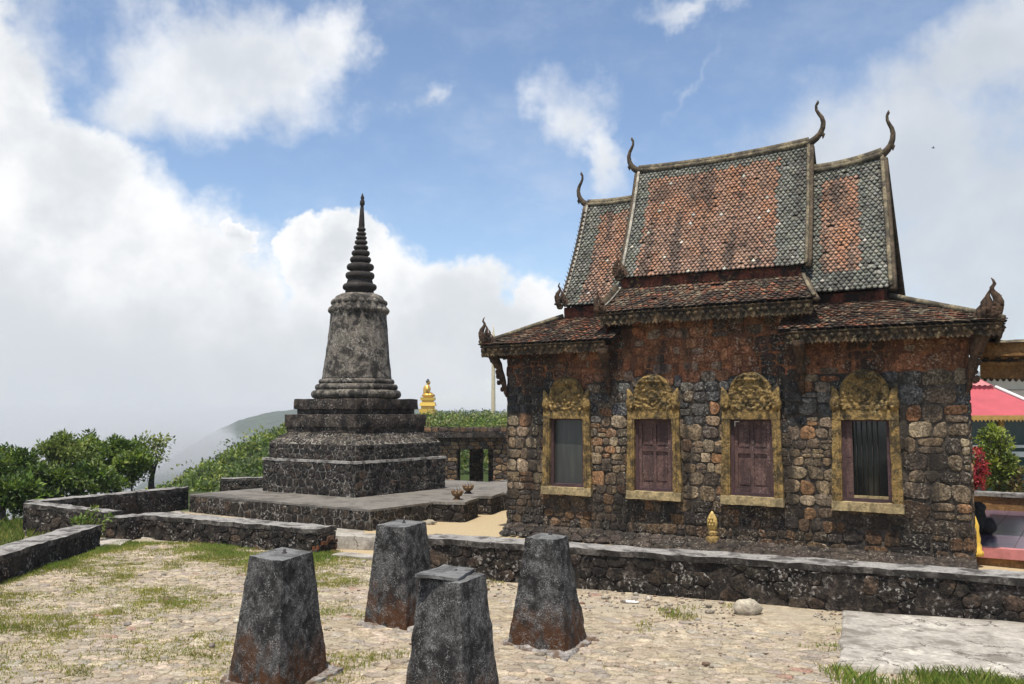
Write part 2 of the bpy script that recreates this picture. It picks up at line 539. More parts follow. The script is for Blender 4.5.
def leafmat(name, base=(1, 1, 1), trans=.3, rough=.5, scale=3.0, vary=.3):
    m = bpy.data.materials.new(name); m.use_nodes = True
    t = NT(m.node_tree); t.n.clear()
    out = t.new('ShaderNodeOutputMaterial'); b = t.new('ShaderNodeBsdfPrincipled'); tr = t.new('ShaderNodeBsdfTranslucent'); mx = t.new('ShaderNodeMixShader')
    pos = t.new('ShaderNodeNewGeometry').outputs['Position']
    c = t.mix(1.0, t.new('ShaderNodeAttribute', attribute_name='Col').outputs['Color'], base, 'MULTIPLY')
    c = t.mix(1.0, c, t.vec(*(t.range(t.noise(pos, scale, 4, .6), .3, .7, 1 - vary, 1 + vary),) * 3), 'MULTIPLY')
    t.put(b.inputs['Base Color'], c); b.inputs['Roughness'].default_value = rough; b.inputs['Specular IOR Level'].default_value = .35
    t.put(tr.inputs[0], t.mix(1.0, c, (1.15, 1.25, .5), 'MULTIPLY'))
    mx.inputs[0].default_value = trans
    t.l.new(b.outputs[0], mx.inputs[1]); t.l.new(tr.outputs[0], mx.inputs[2]); t.l.new(mx.outputs[0], out.inputs[0])
    return m

MAT = {}
MAT['temple_stone'] = weathered('temple_stone', vary=.85, stain_amt=.86, stain_scale=1.25, stain_lo=.46, stain_hi=.60, lichen_amt=.6, lichen=(.42, .39, .32), lichen_lo=.55, lichen_hi=.64, lichen_scale=30, bump=1.0, bump_dist=.03, fine=30, streak=True)
MAT['temple_mortar'] = weathered('temple_mortar', (.085, .07, .055), False, stain_amt=.75, stain_lo=.42, lichen=(.3, .28, .25), lichen_amt=.45, bump=.9, vary=.6)
MAT['red_mortar'] = weathered('red_mortar', (.22, .09, .042), False, stain=(.05, .03, .025), stain_amt=.7, stain_scale=1.8, lichen=(.34, .26, .2), lichen_amt=.35, bump=.8, vary=.6, streak=True)
MAT['black_stone'] = weathered('black_stone', (.85, .82, .78), vary=.9, stain=(.010, .009, .008), stain_amt=.85, stain_scale=5.5, stain_lo=.44, stain_hi=.58, lichen_amt=.8, lichen=(.40, .37, .33), lichen_lo=.55, lichen_hi=.62, lichen_scale=24, bump=1.0, bump_dist=.03, fine=32)
MAT['pale_mortar'] = weathered('pale_mortar', (.22, .20, .17), False, stain_amt=.9, stain_scale=3.0, stain_lo=.42, stain_hi=.60, lichen_amt=.5, bump=.8)
MAT['brown_mortar'] = weathered('brown_mortar', (.058, .045, .036), False, stain=(.012, .010, .009), stain_amt=.85, stain_scale=6.0, stain_lo=.42, stain_hi=.58, lichen=(.4, .37, .33), lichen_amt=.7, lichen_lo=.54, lichen_hi=.62, lichen_scale=26, bump=1.0, bump_dist=.03, vary=.8)
MAT['coping'] = weathered('coping', (.26, .245, .225), False, stain=(.04, .035, .03), stain_amt=.88, stain_scale=3.6, stain_lo=.46, stain_hi=.62, lichen=(.5, .49, .46), lichen_amt=.35, bump=.5, vary=.35)
MAT['cap_edge'] = weathered('cap_edge', (.13, .115, .10), False, stain=(.016, .014, .012), stain_amt=.92, stain_scale=4.5, stain_lo=.36, stain_hi=.56, lichen=(.4, .38, .35), lichen_amt=.5, bump=.8, vary=.6)
MAT['plinth_top'] = weathered('plinth_top', (.165, .15, .13), False, stain=(.05, .043, .036), stain_amt=.6, stain_scale=1.6, lichen_amt=.25, bump=.35, vary=.3)
MAT['stupa_plaster'] = weathered('stupa_plaster', (.165, .145, .12), False, stain=(.02, .018, .016), stain_amt=.9, stain_scale=3.4, stain_lo=.43, stain_hi=.58, lichen=(.42, .39, .34), lichen_amt=.55, lichen_lo=.52, lichen_hi=.62, lichen_scale=20, bump=.9, vary=.7)
MAT['stupa_dark'] = weathered('stupa_dark', (.075, .058, .046), False, stain=(.015, .013, .012), stain_amt=.9, stain_scale=5, stain_lo=.42, stain_hi=.58, lichen=(.34, .31, .27), lichen_amt=.75, lichen_lo=.54, lichen_hi=.63, lichen_scale=24, bump=1.0, bump_dist=.03, vary=.8)
MAT['spire'] = weathered('spire', (.042, .036, .033), False, stain_amt=.6, stain_scale=6, lichen=(.22, .2, .18), lichen_amt=.4, bump=.8)
MAT['pillar'] = weathered('pillar', (.082, .08, .078), False, stain=(.012, .011, .011), stain_amt=.93, stain_scale=4.5, stain_lo=.42, stain_hi=.60, lichen=(.40, .40, .39), lichen_amt=.6, lichen_lo=.52, lichen_hi=.60, lichen_scale=105,
                         bump=1.0, bump_dist=.02, vary=1.0, fine=55, low=((.075, .030, .010), .29, .45, .95))
MAT['pillar_top'] = weathered('pillar_top', (.16, .16, .155), False, stain=(.045, .042, .04), stain_amt=.75, stain_scale=5, lichen_amt=.3, bump=.5, vary=.3, fine=40)
MAT['footing'] = weathered('footing', (.27, .25, .23), False, stain=(.10, .055, .028), stain_amt=.85, stain_scale=4, stain_lo=.46, stain_hi=.58, lichen_amt=.4, bump=.8, fine=30)
MAT['gold_lichen'] = weathered('gold_lichen', (.25, .165, .06), False, stain=(.035, .028, .018), stain_amt=.85, stain_scale=7, stain_lo=.43, stain_hi=.60, lichen=(.5, .44, .24), lichen_amt=.5, lichen_lo=.55, lichen_hi=.66, lichen_scale=46, bump=.9, vary=.6, fine=34)
MAT['sill'] = weathered('sill', (.31, .24, .125), False, stain=(.08, .065, .04), stain_amt=.6, stain_scale=6, lichen_amt=.4, bump=.6, vary=.45)
MAT['tile'] = weathered('tile', vary=.4, stain=(.03, .024, .02), stain_amt=.55, stain_scale=1.5, stain_lo=.50, stain_hi=.66, lichen=(.5, .48, .40), lichen_amt=.4, lichen_lo=.60, lichen_hi=.68, lichen_scale=26, bump=.4, rough=.8)
MAT['old_tile'] = weathered('old_tile', vary=.6, stain=(.02, .016, .013), stain_amt=.8, stain_scale=2.6, stain_lo=.44, stain_hi=.60, lichen=(.36, .33, .22), lichen_amt=.55, lichen_lo=.54, lichen_hi=.64, lichen_scale=14, bump=.8)
MAT['roof_base'] = weathered('roof_base', (.035, .026, .021), False, bump=.5, lichen_amt=.2)
MAT['red_board'] = weathered('red_board', (.13, .038, .022), False, stain=(.012, .01, .009), stain_amt=.92, stain_scale=3.2, stain_lo=.40, stain_hi=.58, lichen=(.36, .27, .10), lichen_amt=.55, lichen_lo=.56, lichen_hi=.66, lichen_scale=18, bump=.6, vary=.6)
MAT['fascia'] = weathered('fascia', (.10, .066, .036), False, stain=(.018, .015, .012), stain_amt=.9, stain_scale=4.2, stain_lo=.42, stain_hi=.57, lichen=(.34, .29, .16), lichen_amt=.5, lichen_lo=.54, lichen_hi=.64, lichen_scale=22, bump=1.0, vary=.7)
MAT['ridge'] = weathered('ridge', (.20, .165, .105), False, stain=(.035, .03, .025), stain_amt=.8, stain_scale=4, stain_lo=.42, stain_hi=.6, lichen_amt=.4, bump=.7)
MAT['verge'] = weathered('verge', (.36, .33, .27), False, stain=(.07, .06, .05), stain_amt=.55, stain_scale=5, lichen_amt=.3, bump=.5)
MAT['finial'] = weathered('finial', (.095, .07, .045), False, stain=(.02, .017, .014), stain_amt=.6, stain_scale=6, lichen=(.3, .25, .14), lichen_amt=.4, bump=.6)
MAT['naga'] = weathered('naga', (.075, .045, .028), False, stain=(.015, .012, .01), stain_amt=.75, stain_scale=6, lichen=(.34, .26, .12), lichen_amt=.45, bump=.9, vary=.6)
MAT['wood'] = weathered('wood', (.115, .066, .058), False, stain=(.035, .022, .022), stain_amt=.75, stain_scale=4, stain_lo=.42, stain_hi=.6, lichen=(.28, .22, .2), lichen_amt=.6, lichen_lo=.54, lichen_hi=.64, bump=.6, vary=.5, streak=True, rough=.75)
MAT['wood_trim'] = weathered('wood_trim', (.075, .042, .045), False, stain=(.02, .015, .015), stain_amt=.4, lichen=(.22, .18, .18), lichen_amt=.3, bump=.4, vary=.35, rough=.75)
MAT['porch'] = weathered('porch', (.24, .13, .05), False, stain=(.03, .022, .015), stain_amt=.7, stain_scale=1.7, stain_lo=.46, stain_hi=.66, lichen=(.42, .34, .2), lichen_amt=.35, bump=.6, vary=.45)
def glass(name, base, rough):
    m, t, b = material(name)
    pos = t.new('ShaderNodeNewGeometry').outputs['Position']
    s = t.step(t.noise(t.vmath('MULTIPLY', pos, (1, 1, .15)), 9, 4, .6), .45, .65)
    t.put(b.inputs['Base Color'], t.mix(s, base, (base[0] * 1.4, base[1] * 1.4, base[2] * 1.3)))
    b.inputs['Roughness'].default_value = rough
    b.inputs['Specular IOR Level'].default_value = .6
    return m
MAT['dusty_glass'] = glass('dusty_glass', (.035, .037, .034), .3)
MAT['dark_glass'] = glass('dark_glass', (.008, .009, .009), .06)
MAT['iron'] = plain('iron', (.03, .025, .022), .6, .4, 30)
MAT['gold'] = plain('gold', (.62, .37, .07), .38, .25, 8, metal=.55, spec=.5)
MAT['marker_gold'] = plain('marker_gold', (.42, .29, .09), .5, .5, 30)
MAT['gold_paint'] = plain('gold_paint', (.62, .40, .055), .45, .25, 14)
MAT['statue_hair'] = plain('statue_hair', (.03, .03, .035), .6)
MAT['pale_stone'] = plain('pale_stone', (.50, .43, .28), .8, .2, 3)
MAT['rock'] = weathered('rock', (.40, .35, .27), False, stain=(.16, .13, .1), stain_amt=.5, stain_scale=6, bump=.7, vary=.3)
MAT['dark_footing'] = weathered('dark_footing', (.06, .046, .036), False, stain_amt=.8, stain_scale=4, lichen=(.3, .27, .22), lichen_amt=.6, lichen_lo=.54, lichen_hi=.63, lichen_scale=28, bump=1.0, bump_dist=.03, vary=.8)
MAT['cobble'] = weathered('cobble', vary=.45, stain=(.30, .245, .17), stain_amt=.45, stain_scale=2.1, stain_lo=.48, stain_hi=.62, lichen=(.52, .47, .39), lichen_amt=.45, lichen_lo=.56, lichen_hi=.65, lichen_scale=30, bump=1.0, fine=34)
MAT['concrete'] = weathered('concrete', (.36, .33, .285), False, 1.1, stain=(.16, .14, .115), stain_amt=.85, stain_scale=2.4, stain_lo=.47, stain_hi=.64, lichen=(.66, .62, .53), lichen_amt=.6, lichen_lo=.5, lichen_hi=.62, lichen_scale=9, bump=.55, vary=.25)
MAT['paving'] = weathered('paving', (.36, .33, .28), False, stain=(.16, .14, .11), stain_amt=.6, stain_scale=2, bump=.4, vary=.25)
MAT['orange_brick'] = weathered('orange_brick', vary=.45, stain=(.03, .022, .018), stain_amt=.6, stain_scale=5, lichen_amt=.3, bump=.8)
MAT['dark_figure'] = weathered('dark_figure', (.03, .028, .025), False, lichen_amt=.3, bump=.6)
MAT['bark'] = weathered('bark', (.075, .06, .048), False, lichen=(.3, .29, .25), lichen_amt=.6, lichen_scale=16, bump=.8)
MAT['leaf'] = leafmat('leaf')
MAT['grass_blade'] = leafmat('grass_blade', trans=.35, scale=2.0)
MAT['bronze'] = plain('bronze', (.17, .10, .045), .5, .5, 30, metal=.3)
MAT['pink_metal'] = plain('pink_metal', (.40, .075, .088), .5, .12, 2)
MAT['white_paint'] = plain('white_paint', (.68, .67, .63), .7, .12, 5)
MAT['cream_wall'] = plain('cream_wall', (.62, .56, .42), .8, .12, 3)
MAT['teal_glass'] = glass('teal_glass', (.018, .05, .055), .12)
MAT['ochre_paint'] = plain('ochre_paint', (.42, .25, .07), .6, .2, 8)
MAT['pink_paint'] = plain('pink_paint', (.46, .17, .16), .6, .2, 8)
MAT['grey_tile'] = plain('grey_tile', (.10, .09, .08), .8, .4, 8)

def ground_material():
    m, t, b = material('ground_earth')
    pos = t.new('ShaderNodeNewGeometry').outputs['Position']
    x, y, z = t.xyz(pos)
    n1 = t.noise(pos, 1.1, 6, .62); n2 = t.noise(pos, 9, 5, .65); n3 = t.noise(pos, 60, 4, .65)
    sand = t.mix(t.step(n2, .35, .65), (.24, .19, .13), (.45, .375, .27))
    c = t.mix(t.step(n1, .46, .62), sand, (.33, .285, .21))
    # ochre sand of the temple yard behind the low walls
    yard = t.math('MULTIPLY', t.step(t.math('ADD', y, t.math('MULTIPLY', x, .46)), 11.9, 12.4), t.step(x, -3.4, -2.6))
    c = t.mix(yard, c, t.mix(n2, (.36, .275, .16), (.45, .36, .225)))
    # grass and scrub once the terrace ends
    far = t.math('MAXIMUM', t.math('MAXIMUM', t.step(x, -8.3, -9.4), t.step(y, 25, 31)), t.math('MAXIMUM', t.step(x, 13, 15), t.step(y, 2.5, -1)))
    left = t.math('MULTIPLY', t.step(x, -7.0, -7.2), t.step(y, 15.8, 15.2))
    rear = t.math('MULTIPLY', t.step(y, 19.8, 20.6), t.step(x, -3.5, -4.5))
    veg = t.math('MAXIMUM', t.math('MAXIMUM', far, rear), t.math('MULTIPLY', left, .8))
    green = t.mix(n1, (.018, .03, .008), (.06, .08, .02))
    c = t.mix(veg, c, green)
    c = t.mix(1.0, c, t.vec(*(t.range(n3, .3, .7, .72, 1.2),) * 3), 'MULTIPLY')
    t.put(b.inputs['Base Color'], c)
    b.inputs['Roughness'].default_value = .95; b.inputs['Specular IOR Level'].default_value = .15
    bp = t.new('ShaderNodeBump'); bp.inputs['Strength'].default_value = .7; bp.inputs['Distance'].default_value = .02
    t.put(bp.inputs['Height'], t.math('ADD', n2, t.math('MULTIPLY', n3, .5)))
    t.l.new(bp.outputs[0], b.inputs['Normal'])
    return m
MAT['ground'] = ground_material()
def forest_material():
    m, t, b = material('forest')
    pos = t.new('ShaderNodeNewGeometry').outputs['Position']
    v = t.new('ShaderNodeTexVoronoi'); v.inputs['Scale'].default_value = .11
    t.put(v.inputs['Vector'], pos)
    n = t.noise(pos, .03, 5, .6)
    c = t.mix(n, (.008, .020, .010), (.026, .046, .02))
    c = t.mix(1.0, c, t.vec(*(t.range(v.outputs['Distance'], 0, 6, 1.3, .5),) * 3), 'MULTIPLY')
    t.put(b.inputs['Base Color'], c); b.inputs['Roughness'].default_value = 1
    bp = t.new('ShaderNodeBump'); bp.inputs['Strength'].default_value = 1; bp.inputs['Distance'].default_value = 4; bp.invert = True
    t.put(bp.inputs['Height'], v.outputs['Distance']); t.l.new(bp.outputs[0], b.inputs['Normal'])
    return m
MAT['forest'] = forest_material()

# ------------------------------------------------------------------ ground
def sstep(a, b, x):
    t = min(1, max(0, (x - a) / (b - a))); return t * t * (3 - 2 * t)
def ground_z(x, y):
    z = 0.0
    z += -.9 * sstep(25, 33, y) + 1.45 * sstep(42, 56, y) + .55 * sstep(56, 90, y)
    z -= 4 * sstep(160, 260, y)
    xe = -9.2 - 5.0 * sstep(30, 52, y) + 6 * sstep(70, 160, y)
    e = xe - x
    if e > 0:
        g = .30 * e * (1 - sstep(0, 6, e) * .3) if y < 34 else .56 * e
        g = lerp(.14 * e + .30 * max(0, e - 4), .56 * e, sstep(30, 50, y))
        z -= g
    r = math.hypot(x, y)
    if r > 160: z -= (r - 160) * .6
    e2 = x - 60
    if e2 > 0: z -= e2 * .2
    z = max(z, -380.0)
    flat = sstep(-9.5, -8.5, x) * (1 - sstep(24, 27, y))
    n = mn.noise(Vector((x * .9, y * .9, 0))) * .016 + mn.noise(Vector((x * 3.1, y * 3.1, 4))) * .007
    n2 = mn.noise(Vector((x * .22, y * .22, 1))) * .35
    return z + n * flat + n2 * (1 - flat) * (1 if r < 400 else 0)
def graded(lo, hi, step, far, grow=1.25):
    a = list(np.arange(lo, hi + 1e-6, step))
    s, p = step, hi
    while p < far:
        s *= grow; p += s; a.append(p)
    s, p = step, lo; b = []
    while p > -far:
        s *= grow; p -= s; b.append(p)
    return b[::-1] + a
def build_ground():
    xs = graded(-9, 7, .11, 12000); ys = graded(5, 16, .11, 12000)
    nx, ny = len(xs), len(ys)
    verts = [(x, y, ground_z(x, y)) for y in ys for x in xs]
    faces = [(j * nx + i, j * nx + i + 1, (j + 1) * nx + i + 1, (j + 1) * nx + i) for j in range(ny - 1) for i in range(nx - 1)]
    mb = MB(); mb.v = verts; mb.f = faces
    mb.c = [(1, 1, 1)] * len(faces); mb.mi = [0] * len(faces); mb.sm = [True] * len(faces)
    tag(mb.build('ground', MAT['ground']), kind='structure')
build_ground()

def build_far_hill():
    mb = MB(); vs = []; fs = []
    nx, ny = 130, 60
    for j in range(ny + 1):
        for i in range(nx + 1):
            x = -440 + i * 4; y = 760 + j * 8
            k = min(1, max(0, (x + mn.noise(Vector((0, y * .01, 3))) * 14 + 430) / 200)) * min(1, max(0, (y - 740) / 190))
            z = 4 - 134 * (1 - k) ** 2 - 3.0 * sstep(-240, 100, x)
            z += mn.noise(Vector((x * .025, y * .025, 0))) * 3 + mn.noise(Vector((x * .11, y * .11, 5))) * 1.8 + mn.noise(Vector((x * .3, y * .3, 5))) * 1.2
            vs.append((x, y, z))
    for j in range(ny):
        for i in range(nx):
            k = j * (nx + 1) + i
            fs.append((k, k + 1, k + nx + 2, k + nx + 1))
    mb.add(vs, fs, smooth=True)
    tag(mb.build('hill', MAT['forest']), kind='structure')
build_far_hill()

# cobbles of the forecourt: laid stones, one sheet of paving
E0, E1 = Vector((-1.14, 12.36)), Vector((5.26, 9.40))       # parapet, outer face line
def e_side(x, y):      # >0 behind the parapet's outer face
    d = (E1 - E0).normalized(); n = Vector((-d.y, d.x))
    return (Vector((x, y)) - E0).dot(n)
SLAB = [(2.80, 7.86), (4.3, 7.52), (6.4, 7.0), (8.2, 6.6), (8.6, 8.1), (5.55, 9.28), (3.60, 9.98)]
def in_poly(x, y, P):
    c = False; n = len(P)
    for i in range(n):
        a, b = P[i], P[i - 1]
        if (a[1] > y) != (b[1] > y) and x < (b[0] - a[0]) * (y - a[1]) / (b[1] - a[1]) + a[0]: c = not c
    return c
def cobble_ok(x, y):
    if x < -6.6 + .05 * max(0, 12 - y): return False
    if e_side(x, y) > -.02 and x > -1.1: return False
    if x <= -1.1 and y > 14.35 - (x + 2.6) * .55: return False
    if in_poly(x, y, SLAB): return False
    if x > 2.75 and y < 8.0: return False
    return True
def build_cobbles():
    r = random.Random(11)
    mb = MB()
    ang = R(-20)
    ax = Vector((math.cos(ang), math.sin(ang), 0)); ay = Vector((-math.sin(ang), math.cos(ang), 0))
    O = Vector((-9, 6.5, 0))
    pal = [(.38, .31, .225), (.42, .345, .255), (.33, .275, .215), (.39, .32, .225), (.35, .30, .235), (.44, .365, .27)]
    for s, poly in cells(17, 14.5, .165, .105, .38, r):
        c = O + ax * s[0] + ay * s[1]
        if not cobble_ok(c.x, c.y) or r.random() < .03: continue
        d = c.y
        bury = mn.noise(Vector((c.x * .45, c.y * .45, 9)))
        sandy = sstep(2.2, .2, -e_side(c.x, c.y)) * (1 if c.x > -1.3 else .3)
        if bury * .7 + sandy * .75 > .60 + r.uniform(-.32, .32): continue
        poly = chaikin(poly, .2)
        rad = math.sqrt(area(poly))
        if rad < .04: continue
        cx = sum(p[0] for p in poly) / len(poly); cy = sum(p[1] for p in poly) / len(poly)
        base = ground_z(c.x, c.y)
        tt = .009 + r.uniform(-.005, .008) - .004 * sandy
        tx, ty = r.uniform(-.05, .05), r.uniform(-.05, .05)
        col = jcol(pal[r.randrange(6)], r, .16)
        if r.random() < .006: col = (.33, .20, .15)
        rings = []
        for k, hh in ((.95, -.03), (.92, tt * .5), (.84, tt), (.45, tt * 1.05)):
            rings.append([O + ax * (cx + (x - cx) * k) + ay * (cy + (y - cy) * k) + Vector((0, 0, base + hh + ((x - cx) * tx + (y - cy) * ty) * k)) for x, y in poly])
        n = len(poly)
        vs = [p for g in rings for p in g]
        fs = [(a * n + k, a * n + (k + 1) % n, (a + 1) * n + (k + 1) % n, (a + 1) * n + k) for a in range(3) for k in range(n)]
        fs.append(tuple(3 * n + k for k in range(n)))
        mb.add(vs, fs, col, 0, True)
    tag(mb.build('pavement', MAT['cobble']), kind='structure')
build_cobbles()

def sheet(name, poly, z, mat, thick=.12, res=.12, amp=.006, edge=.03):
    """thick worn slab over a convex polygon"""
    mb = MB(); r = random.Random(hash(name) % 99)
    P = []
    n = len(poly)
    for i in range(n):
        a, b = Vector(poly[i]), Vector(poly[(i + 1) % n])
        m = max(1, int((b - a).length / .15))
        for k in range(m):
            q = a.lerp(b, k / m)
            q += Vector((mn.noise(Vector((q.x * 3, q.y * 3, 2))), mn.noise(Vector((q.x * 3, q.y * 3, 8))))) * edge * 2
            P.append(q)
    cen = sum(P, Vector((0, 0))) / len(P)
    rings = []
    for k, dz in ((1.004, -thick), (1.0, -.012), (.992, 0), (.8, 0), (.6, 0), (.4, 0), (.2, 0), (.05, 0)):
        rings.append([(cen.x + (p.x - cen.x) * k, cen.y + (p.y - cen.y) * k, z + dz + (mn.noise(Vector((p.x * k * 1.3, p.y * k * 1.3, 0))) * amp)) for p in P])
    m = len(P)
    vs = [p for g in rings for p in g]
    fs = [(a * m + k, a * m + (k + 1) % m, (a + 1) * m + (k + 1) % m, (a + 1) * m + k) for a in range(len(rings) - 1) for k in range(m)]
    fs.append(tuple((len(rings) - 1) * m + k for k in range(m)))
    mb.add(vs, fs, smooth=True)
    return mb.build(name, mat)
tag(sheet('concrete_path', SLAB, .055, MAT['concrete']), kind='structure')
tag(sheet('paved_yard', [(-7.0, 16.1), (-2.9, 14.6), (-2.7, 16.8), (-6.9, 19.4), (-7.4, 20.2), (-8.5, 17.0)], .025, MAT['paving'], .1), kind='structure')

# ------------------------------------------------------------------ low rubble walls
def dark_cols(cx, cy, r):
    k = r.random()
    if k < .6: c = (.050, .043, .038)
    elif k < .9: c = (.070, .057, .047)
    else: c = (.095, .065, .047)
    return jcol(c, r, .25)
def brown_cols(cx, cy, r):
    k = r.random()
    if k < .6: c = (.050, .041, .034)
    elif k < .9: c = (.066, .050, .038)
    else: c = (.085, .060, .043)
    return jcol(c, r, .25)
def rubble_wall(name, label, a, b, thick, h0, h1, side, colf=dark_cols, mortar='brown_mortar', cap=.07, over=.0, z0=-.15, group=None, sx=.17, sy=.12, ends=True, seed=1, mat='black_stone', cat='low wall'):
    """front face runs from a to b (camera sees it with its thickness behind, on the left of a->b if side>0)"""
    r = random.Random(seed)
    a, b = Vector((a[0], a[1], 0)), Vector((b[0], b[1], 0))
    ax = (b - a).normalized(); L = (b - a).length
    back = Vector((-ax.y, ax.x, 0)) * side
    root = empty(name, a)
    loc = -a
    g = .012
    mb = MB()
    def corners(q, lo0, lo1, hi0, hi1, ex=0):
        p = [q[0] + Vector((0, 0, lo0)), q[1] + Vector((0, 0, lo1)), q[2] + Vector((0, 0, lo1)), q[3] + Vector((0, 0, lo0)),
             q[0] + Vector((0, 0, hi0)), q[1] + Vector((0, 0, hi1)), q[2] + Vector((0, 0, hi1)), q[3] + Vector((0, 0, hi0))]
        return p
    o = Vector()
    q = [o + back * g, o + ax * L + back * g, o + ax * L + back * (thick - g), o + back * (thick - g)]
    if side < 0: q = [q[1], q[0], q[3], q[2]]; hh = (h1, h0)
    else: hh = (h0, h1)
    hexa(mb, corners(q, z0, z0, hh[0] - cap, hh[1] - cap), .045, .014, 7, mi=1)
    hmax = max(h0, h1) - cap
    def warp_h(hf):
        def w(X, Y, p):
            p = p.copy(); p.z = z0 + Y * hf(X); return p
        return w
    H = hmax - z0
    up = Vector((0, 0, 1))
    ff = lambda X: ((lerp(h0, h1, X / L) - cap - z0) / H)
    fb = lambda X: ((lerp(h1, h0, X / L) - cap - z0) / H)
    base = Vector((0, 0, z0))
    if side > 0:
        stones(mb, base, ax, up, L, H, sx, sy, .010, .008, colf, r, warp=warp_h(ff), skip=.3)
        stones(mb, base + ax * L + back * thick, -ax, up, L, H, sx, sy, .010, .008, colf, r, warp=warp_h(fb), skip=.3)
        e0, e1 = (base + back * thick, -back, h0), (base + ax * L, back, h1)
    else:
        stones(mb, base + ax * L, -ax, up, L, H, sx, sy, .010, .008, colf, r, warp=warp_h(fb), skip=.3)
        stones(mb, base + back * thick, ax, up, L, H, sx, sy, .010, .008, colf, r, warp=warp_h(ff), skip=.3)
        e0, e1 = (base, back, h0), (base + ax * L + back * thick, -back, h1)
    if ends:
        for (o_, d_, h_) in (e0, e1):
            stones(mb, o_, d_, up, thick, h_ - cap - z0, sx, sy, .012, .008, colf, r)
    mb.build('masonry', [MAT[mat], MAT[mortar]], root)
    mb = MB()
    ov = over
    q = [o - ax * ov - back * ov, o + ax * (L + ov) - back * ov, o + ax * (L + ov) + back * (thick + ov), o - ax * ov + back * (thick + ov)]
    if side < 0: q = [q[1], q[0], q[3], q[2]]
    cc = corners(q, hh[0] - cap - .004, hh[1] - cap - .004, hh[0], hh[1])
    hexa(mb, cc, .05, .018, 4, chip=.035, faces=(1,))
    hexa(mb, cc, .05, .018, 4, chip=.035, faces=(0, 2, 3, 4, 5), mi=1)
    mb.build('coping', [MAT['coping'], MAT['cap_edge']], root)
    tag(root, label, cat, group)
    return root
G = 'low rubble walls round the temple forecourt'
rubble_wall('parapet_wall', 'long low dark stone parapet with pale coping in front of the temple', (-1.25, 12.42), (8.6, 7.86), .42, .50, .50, 1, brown_cols, group=G, sx=.19, sy=.13, over=.02, seed=3)
dw = rubble_wall('forecourt_wall', 'low black rubble wall before the stupa ending in broken orange brick', (-6.62, 16.02), (-3.02, 14.02), .48, .41, .40, 1, group=G, seed=4, over=.015)
rubble_wall('corner_block', 'short stump of black rubble wall at the gap beside the leafy sprout', (-7.0, 15.72), (-6.62, 15.55), .55, .40, .40, 1, group=G, seed=5, over=.015)
rubble_wall('corner_wall', 'dark low wall with bright worn top meeting the back wall at the terrace corner', (-8.75, 16.30), (-7.05, 15.95), .36, .57, .44, 1, brown_cols, group=G, seed=6, over=.01)
rubble_wall('edge_wall', 'low dark wall in front of the dense green trees at the terrace edge', (-8.66, 16.72), (-7.38, 20.75), .36, .56, .49, 1, group=G, seed=7, over=.01)
rubble_wall('side_wall', 'thick low dark wall with flat grey top at the left edge of the cobbles', (-6.32, 6.6), (-6.68, 14.82), .42, .37, .37, 1, group=G, seed=8, over=.015)
rubble_wall('rear_wall', 'small low grey wall behind the stupa plinth above the green hillside', (-8.35, 26.0), (-4.4, 27.2), .4, .30, .30, 1, group=G, seed=9, z0=-.9)
# broken brick end of the forecourt wall
mb = MB(); r = random.Random(5)
d_ = (Vector((-3.02, 14.02, 0)) - Vector((-6.62, 16.02, 0))).normalized(); n_ = Vector((-d_.y, d_.x, 0))
for k in range(22):
    c = d_ * (4.10 + r.uniform(-.08, .03)) + n_ * r.uniform(.04, .42) + Vector((0, 0, r.uniform(.0, .30)))
    a_, b_, c_ = r.uniform(.05, .10), r.uniform(.03, .05), r.uniform(.02, .035)
    rot = Matrix.Rotation(r.uniform(0, 3.1), 3, 'Z') @ Matrix.Rotation(r.uniform(-.5, .5), 3, 'X')
    hexa(mb, [c + rot @ Vector((x * a_, y * b_, z * c_)) for x, y, z in ((-1, -1, -1), (1, -1, -1), (1, 1, -1), (-1, 1, -1), (-1, -1, 1), (1, -1, 1), (1, 1, 1), (-1, 1, 1))], .03, .008, 12,
         jcol((.20, .075, .032) if r.random() < .5 else (.09, .05, .032), r, .3))
mb.build('brick_end', MAT['orange_brick'], dw)['label'] = 'broken end of bare orange brick'

def rough_block(name, label, cat, pts, z0, z1, mat, res=.06, amp=.012, chip=.03, group=None):
    mb = MB()
    hexa(mb, [(*p, z0) for p in pts] + [(*p, z1) for p in pts], res, amp, 5, chip=chip)
    return tag(mb.build(name, mat), label, cat, group)
rough_block('kerb_block', 'pale concrete kerb block with a drain hole in the gap between the low walls', 'kerb', [(-3.0, 14.75), (-1.35, 14.35), (-1.25, 14.75), (-2.9, 15.15)], -.1, .21, MAT['concrete'])
mb = MB(); 
hexa(mb, [(*p, -.1) for p in [(-2.75, 13.85), (-1.2, 13.2), (-1.1, 13.45), (-2.65, 14.1)]] + [(*p, .045) for p in [(-2.75, 13.85), (-1.2, 13.2), (-1.1, 13.45), (-2.65, 14.1)]], .08, .01, 5, chip=.02)
tag(mb.build('threshold_slab', MAT['concrete']), 'flat pale slab lying across the gap behind the rear left pillar', 'slab')
rough_block('step_stone', 'flat pale step stone in the grassy gap at the end of the left wall', 'step', [(-6.95, 14.95), (-6.35, 14.85), (-6.45, 15.5), (-7.0, 15.6)], -.1, .05, MAT['concrete'])

